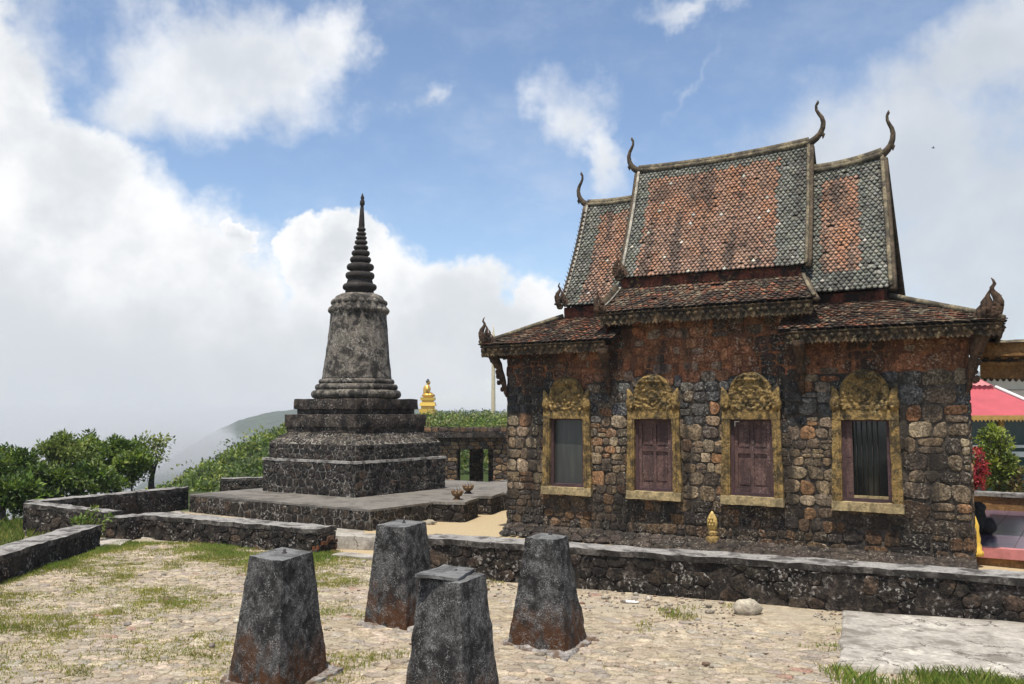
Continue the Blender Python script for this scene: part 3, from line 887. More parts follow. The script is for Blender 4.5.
# ------------------------------------------------------------------ the four pillars
def pillar(label, c, fl, fr, scale, top=1.02, chipped=0, seed=0, plate=None):
    """fl, fr: edge vectors of the top from the nearest corner"""
    r = random.Random(seed)
    root = empty('stone_pillar', (c[0], c[1], 0))
    fl, fr = Vector((*fl, 0)), Vector((*fr, 0))
    F, L_, B, R_ = -(fl + fr) / 2, (fl - fr) / 2, (fl + fr) / 2, (fr - fl) / 2
    T = [F, R_, B, L_]
    up = Vector((0, 0, 1))
    mb = MB()
    cs = [p * scale - up * .12 for p in T] + [p + up * top for p in T]
    if chipped: cs[5] = T[1].lerp(T[0], .25) + up * top
    hexa(mb, cs, .02, .006, 15, chip=.010 + chipped * .018, faces=(0, 2, 3, 4, 5))
    mb.build('shaft', MAT['pillar'], root)
    mb = MB(); hexa(mb, cs, .02, .006, 15, chip=.010 + chipped * .018, faces=(1,))
    mb.build('top_face', MAT['pillar_top'], root)
    mb = MB()
    tube(mb, [(.02, .02, top - .03), (.02, .02, top + .035)], [.011, .011], 8)
    tube(mb, [(.02, .02, top - .004), (.02, .02, top + .008)], [.02, .02], 8)
    mb.build('bolt', MAT['iron'], root)
    mb = MB()
    T3 = [p * scale * 1.27 + Vector((r.uniform(-.09, .09), r.uniform(-.09, .09), 0)) for p in T]
    hexa(mb, [p - up * .1 for p in T3] + [p * .97 + up * .04 for p in T3], .03, .03, 6, chip=.06)
    mb.build('footing', MAT['footing'], root)
    tag(root, label, 'stone pillar', 'tapered stone footing pillars on the cobbles')
    return root
pillar('leftmost of the four tapered grey pillars, rust brown at its base', (-1.93, 7.65), (-.335, .275), (.14, .49), 1.66, seed=1)
pillar('tapered grey pillar farthest back, in front of the gap between the walls', (-1.175, 9.715), (-.325, .205), (.17, .48), 1.52, seed=2)
p3 = pillar('nearest tapered pillar, with a loose cracked plate on its top', (-.43, 6.67), (-.31, .305), (.165, .375), 1.62, seed=3)
pillar('rightmost tapered pillar with a chipped corner and dark rusty foot', (.35, 8.79), (-.30, .19), (.15, .34), 1.86, chipped=1, seed=4)
mb = MB()
hexa(mb, [(-.27, -.13, 1.022), (.06, -.30, 1.022), (.16, .12, 1.022), (-.09, .30, 1.022), (-.27, -.13, 1.045), (.06, -.30, 1.045), (.16, .12, 1.045), (-.09, .30, 1.045)], .04, .004, 8, chip=.015)
mb.build('loose_plate', MAT['pillar_top'], p3)

# ------------------------------------------------------------------ stupa
ST_A = math.atan2(-.540, .8415)           # the long direction shared by temple and stupa
def build_stupa():
    SA = R(-35.3)
    root = empty('stupa', (-3.67, 21.30, 0), SA)
    r = random.Random(21)
    hs = 1.49
    up = Vector((0, 0, 1))
    def block(name, cx, cy, hx0, hy0, hx1, hy1, z0, z1, mat, mortar, faced=True, sx=.19, sy=.15, colf=dark_cols, top=None, amp=.01, par=root):
        mb = MB()
        c = [(cx - hx0, cy - hy0, z0), (cx + hx0, cy - hy0, z0), (cx + hx0, cy + hy0, z0), (cx - hx0, cy + hy0, z0),
             (cx - hx1, cy - hy1, z1), (cx + hx1, cy - hy1, z1), (cx + hx1, cy + hy1, z1), (cx - hx1, cy + hy1, z1)]
        hexa(mb, c, .07, amp, 5, mi=1 if faced else 0, chip=.0 if faced else .025)
        if faced:
            cc = [Vector(p) for p in c]
            for (i, j) in ((0, 1), (1, 2), (2, 3), (3, 0)):
                o = cc[i]; ax = cc[j] - cc[i]; ay = (cc[i + 4] + cc[j + 4] - cc[i] - cc[j]) / 2
                w0, w1 = ax.length, (cc[j + 4] - cc[i + 4]).length
                hgt = ay.length
                mid = (cc[i] + cc[j]) / 2
                axn = ax.normalized()
                def warp(X, Y, p, mid=mid, axn=axn, w0=w0, k=(w1 - w0) / w0 / hgt, w=w0):
                    s = (p - mid).dot(axn)
                    return p + axn * (s * k * Y)
                stones(mb, o, ax, ay, w0, hgt, sx, sy, .022, .014, colf, r, warp=warp)
        return mb.build(name, [MAT[mat], MAT[mortar]] if faced else MAT[mat], par)
    # plinth (two pieces): its near corner lies 4.5 m from the axis
    inv = Matrix.Rotation(-SA, 3, 'Z')
    def loc(x, y): return inv @ (Vector((x, y, 0)) - Vector((-3.67, 21.30, 0)))
    pf, pl = loc(-2.63, 16.90), loc(-6.98, 19.6)
    x1, y0, x0 = (pf.x, pf.y, pl.x - .38)
    y1 = 3.6
    block('plinth', (x0 + x1) / 2, (y0 + y1) / 2, (x1 - x0) / 2, (y1 - y0) / 2, (x1 - x0) / 2, (y1 - y0) / 2, -.9, .36, 'black_stone', 'pale_mortar', sx=.2, sy=.19, colf=brown_cols)
    mb = MB()
    o_ = .02
    hexa(mb, [(x0 - o_, y0 - o_, .352), (x1 + o_, y0 - o_, .352), (x1 + o_, y1 + o_, .352), (x0 - o_, y1 + o_, .352), (x0 - o_, y0 - o_, .39), (x1 + o_, y0 - o_, .39), (x1 + o_, y1 + o_, .39), (x0 - o_, y1 + o_, .39)], .12, .007, 3, chip=.012)
    mb.build('plinth_paving', MAT['plinth_top'], root)
    q = loc(-.46, 21.2)
    block('terrace', (x1 - 2.5 + q.x) / 2, q.y + 2.4, (q.x - x1 + 2.5) / 2, 2.4, (q.x - x1 + 2.5) / 2, 2.4, -.9, .36, 'black_stone', 'pale_mortar', sx=.2, sy=.19, colf=brown_cols)
    mb = MB()
    ya, yb = q.y - .02, q.y + 4.82
    hexa(mb, [(x1 + .03, ya, .353), (q.x + .02, ya, .353), (q.x + .02, yb, .353), (x1 + .03, yb, .353), (x1 + .03, ya, .388), (q.x + .02, ya, .388), (q.x + .02, yb, .388), (x1 + .03, yb, .388)], .12, .007, 3, chip=.012)
    mb.build('terrace_paving', MAT['plinth_top'], root)
    # heights taken along the axis, 21.3 m away
    def zy(y): 
        d = 21.3
        return EYE + d * math.tan(PITCH + math.atan((342 - y) / FOC))
    def zf(y, dd):    # same, nearer front corner
        return EYE + dd * math.tan(PITCH + math.atan((342 - y) / FOC))
    # pedestal
    zA = 1.10
    block('pedestal', 0, 0, hs, hs, hs, hs, .38, zA, 'black_stone', 'pale_mortar', sx=.2, sy=.17)
    block('pedestal_ledge', 0, 0, hs + .03, hs + .03, hs + .02, hs + .02, zA - .002, zA + .05, 'coping', '', False)
    zB = zA + .05; zC = zB + .34
    block('lower_tier', 0, 0, hs - .09, hs - .09, hs - .09, hs - .09, zB - .01, zC, 'black_stone', 'pale_mortar', sx=.2, sy=.12)
    zD = zf(431.5, 20.3)
    zD = max(zD, zC + .2)
    block('sloping_tier', 0, 0, hs - .08, hs - .08, hs - .42, hs - .42, zC - .002, zD, 'black_stone', 'pale_mortar', sx=.13, sy=.16, colf=lambda a, b, r: jcol((.115, .10, .085), r, .3))
    h3 = 1.17
    z3 = zf(414.5, 20.2)
    block('middle_slab', 0, 0, h3 - .03, h3 - .03, h3 - .03, h3 - .03, zD - .02, zD + .12, 'stupa_dark', '', False)
    block('middle_tier', 0, 0, h3, h3, h3, h3, zD + .10, z3, 'stupa_dark', '', False, amp=.014)
    h4 = 1.03; z4 = zf(398.5, 20.3)
    block('upper_slab', 0, 0, h4 - .06, h4 - .06, h4 - .06, h4 - .06, z3 - .02, z3 + .14, 'stupa_dark', '', False)
    block('upper_tier', 0, 0, h4, h4, h4, h4, z3 + .12, z4, 'stupa_dark', '', False, amp=.014)
    # round mouldings and bell (the old spire leans a little)
    wv = Matrix.Rotation(-SA, 3, 'Z') @ Vector((1, 0, 0))
    LEAN[0] = (wv.x * .017, wv.y * .017, wv.x * -.02, wv.y * -.02)
    s = 21.3 / FOC
    def torus_prof(rad, za, zb, n=6):
        c = (za + zb) / 2; hh = (zb - za) / 2
        return [(rad - hh * .9 + hh * .9 * math.sin(math.pi * k / n), c - hh * math.cos(math.pi * k / n)) for k in range(n + 1)]
    for rad_px, ya, yb in ((44.5, 398.5, 390.5), (41.0, 390.5, 384.5), (37.5, 384.5, 379.5)):
        mb = MB()
        lathe(mb, torus_prof(rad_px * s, zy(ya) - .004, zy(yb) + .004), 48, rough=.006)
        mb.build('moulding', MAT['stupa_plaster'], root)
    mb = MB()
    pts = [(34.5, 380.5), (33.5, 372), (32.3, 362), (31.2, 352), (30.2, 342), (29.2, 332), (28.4, 322), (27.9, 315.5), (28.3, 314.5), (28.3, 309), (27, 305), (25.5, 303), (25.6, 300.5), (23, 297), (18, 294.5), (15, 294)]
    prof = []
    for (a, b) in zip(pts[:-1], pts[1:]):
        n = max(1, int(abs(a[1] - b[1]) / 2.5))
        for k in range(n): prof.append((lerp(a[0], b[0], k / n) * s, zy(lerp(a[1], b[1], k / n))))
    prof.append((15 * s, zy(294)))
    lathe(mb, prof, 56, rough=.012)
    # lotus petals round the shoulder of the bell
    bell = mb.build('bell', MAT['stupa_plaster'], root)
    mb = MB()
    for k in range(22):
        a = k / 22 * 2 * math.pi
        ca, sa = math.cos(a), math.sin(a)
        for rr, yy, w in ((27.2, 311, .075), (24.9, 303, .065)):
            aa = a + (0 if yy > 305 else math.pi / 22)
            lz = zy(yy) - 1.8
            blob(mb, (math.cos(aa) * rr * s + LEAN[0][0] * lz + LEAN[0][2], math.sin(aa) * rr * s + LEAN[0][1] * lz + LEAN[0][3], zy(yy)), (.085, .085, w * 1.15), 6, .1, 2)
    mb.build('petal_band', MAT['stupa_plaster'], bell)
    # spire
    rings = [(17.0, 294, 290, 'n'), (17.2, 290.5, 284), (14.2, 284, 279, 'n'), (14.6, 279.5, 272.5), (11.0, 272.5, 270, 'n'), (13.8, 270.5, 264), (9.5, 264, 262.5, 'n'), (10.8, 262.8, 257), (7.5, 257, 255.5, 'n'),
             (9.3, 256, 250.8), (6.0, 251, 249.5, 'n'), (7.4, 250, 245.6), (5, 245.6, 244.2, 'n'), (6.4, 244.6, 240.5), (4.4, 240.5, 239.3, 'n'), (5.6, 239.8, 236.2), (3.8, 236.2, 235.2, 'n'), (5.0, 235.6, 232.2), (3.4, 232.2, 231.2, 'n'), (4.4, 231.4, 227.6)]
    core = MB()
    lathe(core, [(14.5 * s, zy(294.5)), (13.5 * s, zy(284)), (10 * s, zy(272)), (6.5 * s, zy(258)), (4 * s, zy(245)), (2.9 * s, zy(230)), (3.1 * s, zy(226)), (2.6 * s, zy(218)), (1.9 * s, zy(209)),
                 (1.5 * s, zy(206)), (2.5 * s, zy(204.5)), (2.3 * s, zy(201)), (1.3 * s, zy(199.5)), (2.0 * s, zy(198)), (1.2 * s, zy(196)), (.4 * s, zy(193.5))], 18, rough=.006)
    sp = core.build('spire', MAT['spire'], root)
    for it in rings:
        if len(it) == 4: continue
        mb = MB()
        lathe(mb, torus_prof(it[0] * s, zy(it[1]), zy(it[2])), 28, rough=.006)
        mb.build('ring', MAT['spire'], sp)
    LEAN[0] = None
    tag(root, 'tall dark stone stupa with bell and ringed spire on a stepped square base', 'stupa')
build_stupa()

def bench(label, corner, w, d, z1, seed):
    """stone block bench; corner = near right corner"""
    root = empty('stone_bench', (*corner, 0), R(-14))
    mb = MB(); r = random.Random(seed)
    hexa(mb, [(-w, 0, -.1), (0, 0, -.1), (0, d, -.1), (-w, d, -.1), (-w, 0, z1 - .05), (0, 0, z1 - .05), (0, d, z1 - .05), (-w, d, z1 - .05)], .07, .01, 5, mi=1)
    stones(mb, (-w, 0, -.1), (1, 0, 0), (0, 0, 1), w, z1 + .05, .22, .15, .02, .014, brown_cols, r)
    stones(mb, (0, 0, -.1), (0, 1, 0), (0, 0, 1), d, z1 + .05, .22, .15, .02, .014, brown_cols, r)
    mb.build('base', [MAT['black_stone'], MAT['brown_mortar']], root)
    mb = MB()
    hexa(mb, [(-w, -.03, z1 - .055), (.03, -.03, z1 - .055), (.03, d, z1 - .055), (-w, d, z1 - .055), (-w, -.03, z1), (.03, -.03, z1), (.03, d, z1), (-w, d, z1)], .06, .008, 5, chip=.02)
    mb.build('top', MAT['plinth_top'], root)
    tag(root, label, 'bench', 'stone block benches beside the stupa plinth')
bench('nearer dark stone block bench beside the stupa plinth', (-.96, 18.22), .74, 1.0, .40, 1)
bench('farther dark stone block bench under the dark based incense urn', (-.45, 19.50), .74, 1.0, .40, 2)
def urn(label, loc, basecol):
    root = empty('incense_urn', loc)
    mb = MB()
    lathe(mb, [(.055, 0), (.06, .01), (.04, .035), (.045, .05), (.095, .085), (.115, .12), (.115, .15), (.10, .155), (.095, .13), (.03, .12)], 20)
    for k in range(8):
        a = k / 8 * 2 * math.pi
        blob(mb, (math.cos(a) * .108, math.sin(a) * .108, .165), (.022, .022, .035), 4, .05)
    mb.build('bowl', MAT['bronze'], root)
    mb = MB(); lathe(mb, [(.085, -.01), (.09, .0), (.07, .03), (.05, .05)], 16)
    mb.build('foot', MAT[basecol], root)
    mb = MB()
    r = random.Random(1)
    for k in range(9):
        a = r.uniform(0, 6.28); q = r.uniform(.01, .06)
        tube(mb, [(q * math.cos(a), q * math.sin(a), .11), (q * 1.3 * math.cos(a), q * 1.3 * math.sin(a), .24 + r.uniform(-.05, .03))], .004, 4)
    mb.build('incense_sticks', MAT['iron'], root)
    tag(root, label, 'urn', 'bronze incense urns on the stone benches')
urn('small bronze lotus bowl with pale foot on the nearer stone bench', (-1.13, 18.75, .40), 'bronze')
urn('small bronze lotus bowl on a black foot on the farther stone bench', (-.97, 20.1, .40), 'iron')

# ------------------------------------------------------------------ temple
TC = Vector((-.092, 16.771, 0))
LEN, DEP, ZC = 7.7, 3.6, 1.8
def build_temple():
    root = empty('stone_temple', TC, ST_A)
    r = random.Random(33)
    WIN = [(1.285, 'glass'), (2.945, 'shutter'), (4.605, 'shutter'), (6.315, 'open')]
    OW, OZ0, OZ1 = .335, .89, 2.10
    holes = [(u - OW - .02, u + OW + .02, OZ0 - .02, OZ1 + .02) for u, _ in WIN]
    # ---- wall
    def wcol(x, z, r):
        k = r.random()
        if z > 2.72 + mn.noise(Vector((x * .9, 3, 0))) * .25:
            c = [(.23, .095, .045), (.26, .125, .065), (.19, .085, .045), (.19, .13, .09)][r.randrange(4)]
        elif z > 2.05 + mn.noise(Vector((x * 1.1, 7, 0))) * .2:
            c = [(.085, .082, .078), (.12, .11, .098), (.06, .06, .062), (.17, .13, .09), (.22, .11, .055)][min(4, int(k * 4.6))]
        elif z > .72 + mn.noise(Vector((x * 1.3, 1, 0))) * .15:
            c = [(.23, .165, .10), (.18, .135, .09), (.29, .22, .14), (.215, .12, .062), (.085, .066, .05), (.15, .112, .078), (.21, .15, .09)][r.randrange(7)]
        else:
            c = [(.080, .058, .040), (.115, .076, .045), (.05, .040, .032), (.14, .08, .042)][r.randrange(4)]
        st = max(sstep(.45, .1, abs(x - 5.0)) * sstep(1.7, 2.3, z), sstep(.6, .1, x) * sstep(1.9, 2.3, z), .8 * sstep(.3, .1, abs(x - 2.1)) * sstep(2.0, 2.5, z))
        if st > .1: c = tuple(lerp(q, .028, st * .8) for q in c)     # run-off stains below the roof valleys
        return jcol(c, r, .28)
    mb = MB()
    g = .012
    us = [0]
    for (a, b, _, _) in holes: us += [a, b]
    us.append(LEN)
    def quad(a, b, z0, z1, mi=1):
        mb.add([(a, g, z0), (b, g, z0), (b, g, z1), (a, g, z1)], [(0, 1, 2, 3)], mi=mi)
    for i in range(len(us) - 1):
        if i % 2 == 0: quad(us[i], us[i + 1], -.3, 2.78); quad(us[i], us[i + 1], 2.78, 3.42, 2)
        else:
            quad(us[i], us[i + 1], -.3, OZ0 - .02); quad(us[i], us[i + 1], OZ1 + .02, 2.78); quad(us[i], us[i + 1], 2.78, 3.42, 2)
    quad(2.15, 5.45, 3.42, 3.95, 2)
    for (a, b, z0, z1) in holes:     # reveals
        for pts in ([(a, g, z0), (a, g, z1), (a, .3, z1), (a, .3, z0)], [(b, g, z0), (b, .3, z0), (b, .3, z1), (b, g, z1)],
                    [(a, g, z1), (b, g, z1), (b, .3, z1), (a, .3, z1)], [(a, g, z0), (a, .3, z0), (b, .3, z0), (b, g, z0)], [(a, .3, z0), (a, .3, z1), (b, .3, z1), (b, .3, z0)]):
            mb.add(pts, [(0, 1, 2, 3)], mi=1)
    mb.add([(g, g, -.3), (g, DEP, -.3), (g, DEP, 3.42), (g, g, 3.42)], [(3, 2, 1, 0)], mi=1)
    mb.add([(LEN - g, g, -.3), (LEN - g, DEP, -.3), (LEN - g, DEP, 3.42), (LEN - g, g, 3.42)], [(0, 1, 2, 3)], mi=1)
    mb.add([(g, DEP - g, -.3), (LEN - g, DEP - g, -.3), (LEN - g, DEP - g, 3.42), (g, DEP - g, 3.42)], [(3, 2, 1, 0)], mi=1)
    stones(mb, (0, 0, -.15), (1, 0, 0), (0, 0, 1), LEN, 3.57, .215, .160, .017, lambda x, y: .009 if y < 2.9 else .003, lambda x, y, r: wcol(x, y - .15, r), r, [(a, b, c + .15, d + .15) for a, b, c, d in holes], layout=courses(LEN, 3.57, lambda x, y: (1.0 if x < 6.6 else 1.2) * (.95 if y < .8 else 1.0), r, [(a, b, c + .15, d + .15) for a, b, c, d in holes]))
    stones(mb, (2.15, 0, 3.42), (1, 0, 0), (0, 0, 1), 3.3, .5, .25, .19, .024, .005, lambda x, y, r: wcol(x, 3.3, r), r)
    stones(mb, (0, DEP, -.15), (0, -1, 0), (0, 0, 1), DEP, 3.57, .25, .18, .026, .02, lambda x, y, r: wcol(x + 9, y - .15, r), r)
    stones(mb, (LEN, 0, -.15), (0, 1, 0), (0, 0, 1), DEP, 3.57, .25, .18, .026, .02, lambda x, y, r: wcol(x + 19, y - .15, r), r)
    mb.build('wall', [MAT['temple_stone'], MAT['temple_mortar'], MAT['red_mortar']], root)
    mb = MB()
    hexa(mb, [(.03, -.66, -.2), (LEN + .05, -.72, -.2), (LEN + .05, .01, -.2), (.03, .01, -.2), (.03, -.30, .03), (LEN + .02, -.68, .06), (LEN + .02, .0, .17), (.03, .0, .17)], .05, .02, 6, mi=1)
    stones(mb, (.05, -.55, .04), (1, 0, 0), (0, .55, .14), LEN - .1, .56, .22, .17, .03, .02, lambda x, y, r: jcol((.065, .05, .04), r, .3), r)
    mb.build('footing', [MAT['temple_stone'], MAT['dark_footing']], root)
    # ---- windows
    labels = ['window with a dusty glass pane', 'window closed by a worn purple brown panelled shutter', 'window with closed shutter below a carved arch, a scrap of white tape at its corner', 'window with open shutter edge and dark barred glass']
    for (u, kind), lab in zip(WIN, labels):
        mb = MB()
        ot, ob, zt, zb = .465, .50, 2.235, .745     # outer half widths top, bottom
        y0, y1 = -.085, .02
        it, ib = OW, OW + .012
        def fr(a, b, c, d): # prism through 4 xz points
            q = [a, b, c, d]
            hexa(mb, [(u + p[0], y0 + .0, p[1]) for p in q] + [(u + p[0], y1, p[1]) for p in q], .05, .006, 9, chip=.014)
        fr((-ob, zb + .13), (-ot, zt - .15), (-it, zt - .15), (-ib, zb + .13))
        fr((ib, zb + .13), (it, zt - .15), (ot, zt - .15), (ob, zb + .13))
        fr((-ot - .005, zt - .152), (-ot - .005, zt), (ot + .005, zt), (ot + .005, zt - .152))
        # inner bead
        for sx in (-1, 1):
            hexa(mb, [(u + sx * (it + .035), y0 - .02, zb + .14), (u + sx * (it + .075), y0 - .02, zb + .14), (u + sx * (it + .075), y0 + .02, zb + .14), (u + sx * (it + .035), y0 + .02, zb + .14),
                      (u + sx * (it + .03), y0 - .02, zt - .16), (u + sx * (it + .07), y0 - .02, zt - .16), (u + sx * (it + .07), y0 + .02, zt - .16), (u + sx * (it + .03), y0 + .02, zt - .16)], .05, .005, 9)
        w = mb.build('window', MAT['gold_lichen'], root); w['label'] = lab
        mb = MB()
        hexa(mb, [(u - ob - .01, -.13, zb), (u + ob + .01, -.13, zb), (u + ob + .01, .02, zb), (u - ob - .01, .02, zb), (u - ob - .005, -.12, zb + .135), (u + ob + .005, -.12, zb + .135), (u + ob + .005, .02, zb + .14), (u - ob - .005, .02, zb + .14)], .05, .006, 8, chip=.018)
        mb.build('sill', MAT['sill'], w)
        # carved arch: a relief grid over a pointed round head, with leaf horns at its sides
        mb = MB()
        n, m = 44, 50
        vs = []; 
        hw0, hh = .365, .60
        for j in range(m + 1):
            v = j / m
            hw = hw0 * (1.0 if v < .25 else math.sqrt(max(0.0, 1 - ((v - .25) / .75) ** 2.3)))
            if v < .12: hw *= .93
            for i in range(n + 1):
                s_ = i / n * 2 - 1
                x = hw * s_; z = zt + hh * v
                rr = math.hypot(x, (v - .34) * hh)
                edge = min(1, (1 - abs(s_)) * 6) * min(1, (1 - v) * 8)
                rel = .03 * edge + .009 * math.sin(rr * 75) * edge + .012 * max(0, math.sin(math.atan2(z - zt - .2, x) * 9 + rr * 20)) * (1 if rr > .1 else 0) * edge + (.015 if rr < .075 else 0)
                rim = .035 if .76 < max(abs(s_), v if v > .5 else 0) < .93 else 0
                nz = mn.noise(Vector((x * 26 + u * 7, z * 26, 1))) * .028 + mn.noise(Vector((x * 55 + u * 7, z * 55, 1))) * .014
                vs.append((u + x, -.055 - rel - rim - nz, z))
        fs = [(j * (n + 1) + i, j * (n + 1) + i + 1, (j + 1) * (n + 1) + i + 1, (j + 1) * (n + 1) + i) for j in range(m) for i in range(n)]
        o0 = len(vs)
        rim_idx = [j * (n + 1) for j in range(m + 1)] + [j * (n + 1) + n for j in range(m, -1, -1)]
        vs2 = [(vs[k][0], .02, vs[k][2]) for k in rim_idx]
        fs += [(rim_idx[k + 1], rim_idx[k], o0 + k, o0 + k + 1) for k in range(len(rim_idx) - 1)]
        fs.append((rim_idx[0], rim_idx[-1], o0 + len(rim_idx) - 1, o0))
        mb.add(vs + vs2, fs, smooth=True)
        for sx in (-1, 1):
            tube(mb, [(u + sx * .40, -.06, zt - .01), (u + sx * .415, -.075, zt + .1), (u + sx * .40, -.08, zt + .2), (u + sx * .43, -.08, zt + .30), (u + sx * .455, -.08, zt + .36)], [.07, .085, .07, .045, .01], 8, flat=(1, .6))
            for k in range(4): blob(mb, (u + sx * (.385 + .02 * (k % 2)), -.10, zt + .04 + k * .065), (.03, .03, .035), 4, .1)
        mb.build('pediment', MAT['gold_lichen'], w)
        # timber frame and its filling
        mb = MB()
        fz0, fz1 = OZ0 - .012, OZ1 + .012
        box(mb, u - OW - .015, u - OW + .045, .0, .09, fz0, fz1); box(mb, u + OW - .045, u + OW + .015, .0, .09, fz0, fz1)
        box(mb, u - OW + .045, u + OW - .045, .0, .09, fz1 - .05, fz1); box(mb, u - OW + .045, u + OW - .045, -.01, .09, fz0, fz0 + .055)
        mb.build('timber_frame', MAT['wood_trim'], w)
        a, b, c, d = u - OW + .045, u + OW - .045, fz0 + .055, fz1 - .05
        if kind == 'shutter':
            mb = MB()
            box(mb, a, b, .055, .075, c, d)
            wd = b - a
            for x0, x1 in ((a, a + .055), (a + wd / 2 - .025, a + wd / 2 + .025), (b - .055, b)):
                box(mb, x0, x1, .03, .056, c, d)
            for zz, hh_ in ((c, .09), (c + (d - c) * .54, .08), (d - .07, .07)):
                for x0, x1 in ((a + .055, a + wd / 2 - .025), (a + wd / 2 + .025, b - .055)):
                    box(mb, x0, x1, .032, .056, zz, zz + hh_)
                    if zz < d - .2: box(mb, x0 + .02, x1 - .02, .045, .056, zz + hh_ + .03, zz + hh_ + .30)
            sh = mb.build('shutter', MAT['wood'], w)
            if u > 4:
                mb = MB(); box(mb, a + .01, a + .09, .024, .029, d - .02, d - .008); box(mb, a + .01, a + .022, .0245, .0292, d - .09, d - .02)
                mb.build('tape', MAT['white_paint'], w)
        else:
            mb = MB()
            mb.add([(a, .07, c), (b, .07, c), (b, .07, d), (a, .07, d)], [(0, 1, 2, 3)])
            mb.build('pane', MAT['dusty_glass' if kind == 'glass' else 'dark_glass'], w)
            if kind == 'open':
                mb = MB()
                box(mb, a, a + .10, .015, .05, c, d); box(mb, a + .02, a + .08, .008, .016, c + .08, c + .5); box(mb, a + .02, a + .08, .008, .016, c + .6, d - .06)
                mb.build('shutter', MAT['wood'], w)
                mb = MB()
                for k in range(5):
                    x = a + .15 + k * .075
                    tube(mb, [(x, .05, c), (x, .05, d)], .006, 6)
                mb.build('bars', MAT['iron'], w)
                mb = MB(); box(mb, a + .1, b, .0, .06, c, c + .035)
                mb.build('rail', MAT['sill'], w)['label'] = 'pale worn bottom rail'
    # ---- roof surfaces laid with tiles
    def roof_plane(B0, B1, T0, T1, sag, tw, th, colf, name, mat, parent=root, base_t=.03, lift=.02, ridge_sag=0.0, outn=None):
        B0, B1, T0, T1 = map(Vector, (B0, B1, T0, T1))
        nr = ((B1 - B0).cross(T0 - B0)).normalized()
        if nr.z < 0: nr = -nr
        def S(s, t):
            p = B0.lerp(B1, s).lerp(T0.lerp(T1, s), t)
            return p - nr * (sag * 4 * t * (1 - t)) + Vector((0, 0, ridge_sag * ((2 * s - 1) ** 2) * t))
        mb = MB()
        ns, nt = 14, 10
        top = [S(i / ns, j / nt) - nr * .012 for j in range(nt + 1) for i in range(ns + 1)]
        fs = [(j * (ns + 1) + i, j * (ns + 1) + i + 1, (j + 1) * (ns + 1) + i + 1, (j + 1) * (ns + 1) + i) for j in range(nt) for i in range(ns)]
        mb.add(top, fs, mi=1)
        low = [p - nr * base_t for p in top]
        mb.add(low, [tuple(reversed(f)) for f in fs], mi=1)
        slope = ((T0 - B0).length + (T1 - B1).length) / 2
        rows = max(2, int(slope / th))
        for j in range(rows, -1, -1):
            t0 = j / rows; wid = (S(1, min(1, t0)) - S(0, min(1, t0))).length
            cols = max(2, int(wid / tw))
            tt = (t0 + 1.45 / rows)
            for i in range(-1, cols + 1):
                off = .5 if j % 2 else 0
                s0, s1 = (i + off) / cols, (i + 1 + off) / cols
                s0c, s1c = max(0, s0), min(1, s1)
                if s1c - s0c < .2 / cols: continue
                sm = (s0 + s1) / 2
                if r.random() < .008: continue
                ta, tb, tm = t0 - .42 / rows, min(1.0, tt), t0 + .15 / rows
                ta = max(ta, -.03)
                jl = lift * (1 + r.uniform(-.35, .6))
                gsh = .04 / cols
                sl = lambda s: min(1, max(0, s))
                pts = [(sl(s0 + gsh), tb, .0), (sl(s0 + gsh), tm, .62), (sl(sm - .28 / cols), ta + .12 / rows, .95), (sl(sm), ta, 1.0), (sl(sm + .28 / cols), ta + .12 / rows, .95), (sl(s1 - gsh), tm, .62), (sl(s1 - gsh), tb, .0)]
                jx = r.uniform(-.05, .05) / cols
                vs = [S(a + jx if 0 < a < 1 else a, min(b, 1.0)) + nr * (jl * h_ + .002) for a, b, h_ in pts]
                th_ = .010
                vs2 = [p - nr * th_ for p in vs[1:6]]
                k0 = len(vs)
                ff = [tuple(range(7)) if True else None]
                ff += [(k + 1, k0 + k, k0 + k + 1, k + 2) for k in range(4)]
                col = colf(min(1, max(0, sm)), t0, r)
                cen = sum(vs, Vector()) / 7
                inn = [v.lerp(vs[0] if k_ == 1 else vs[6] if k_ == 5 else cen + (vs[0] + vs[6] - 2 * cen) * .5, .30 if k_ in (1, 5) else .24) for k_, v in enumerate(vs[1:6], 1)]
                rim_shade = tuple(c * .24 for c in col)  # undershadow of the tile tip, painted into its rim colour
                mb.add([vs[0]] + inn + [vs[6]], [tuple(range(7))], col, 0)
                mb.add(vs[1:6] + inn, [(k, k + 1, k + 6, k + 5) for k in range(4)], rim_shade, 0)
                mb.add([vs[1], vs[2], vs[3], vs[4], vs[5]] + vs2, [(k, 5 + k, 6 + k, 1 + k) for k in range(4)], tuple(c * .2 for c in col), 0)  # tile lip coloured darker too, as part of the painted undershadow
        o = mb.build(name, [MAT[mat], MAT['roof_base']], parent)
        return o, S, nr
    GREENS = [(.19, .195, .155), (.225, .22, .18), (.15, .155, .125), (.25, .24, .205), (.115, .118, .095)]
    REDS = [(.31, .165, .11), (.34, .205, .15), (.26, .135, .09), (.35, .25, .20), (.21, .125, .09)]
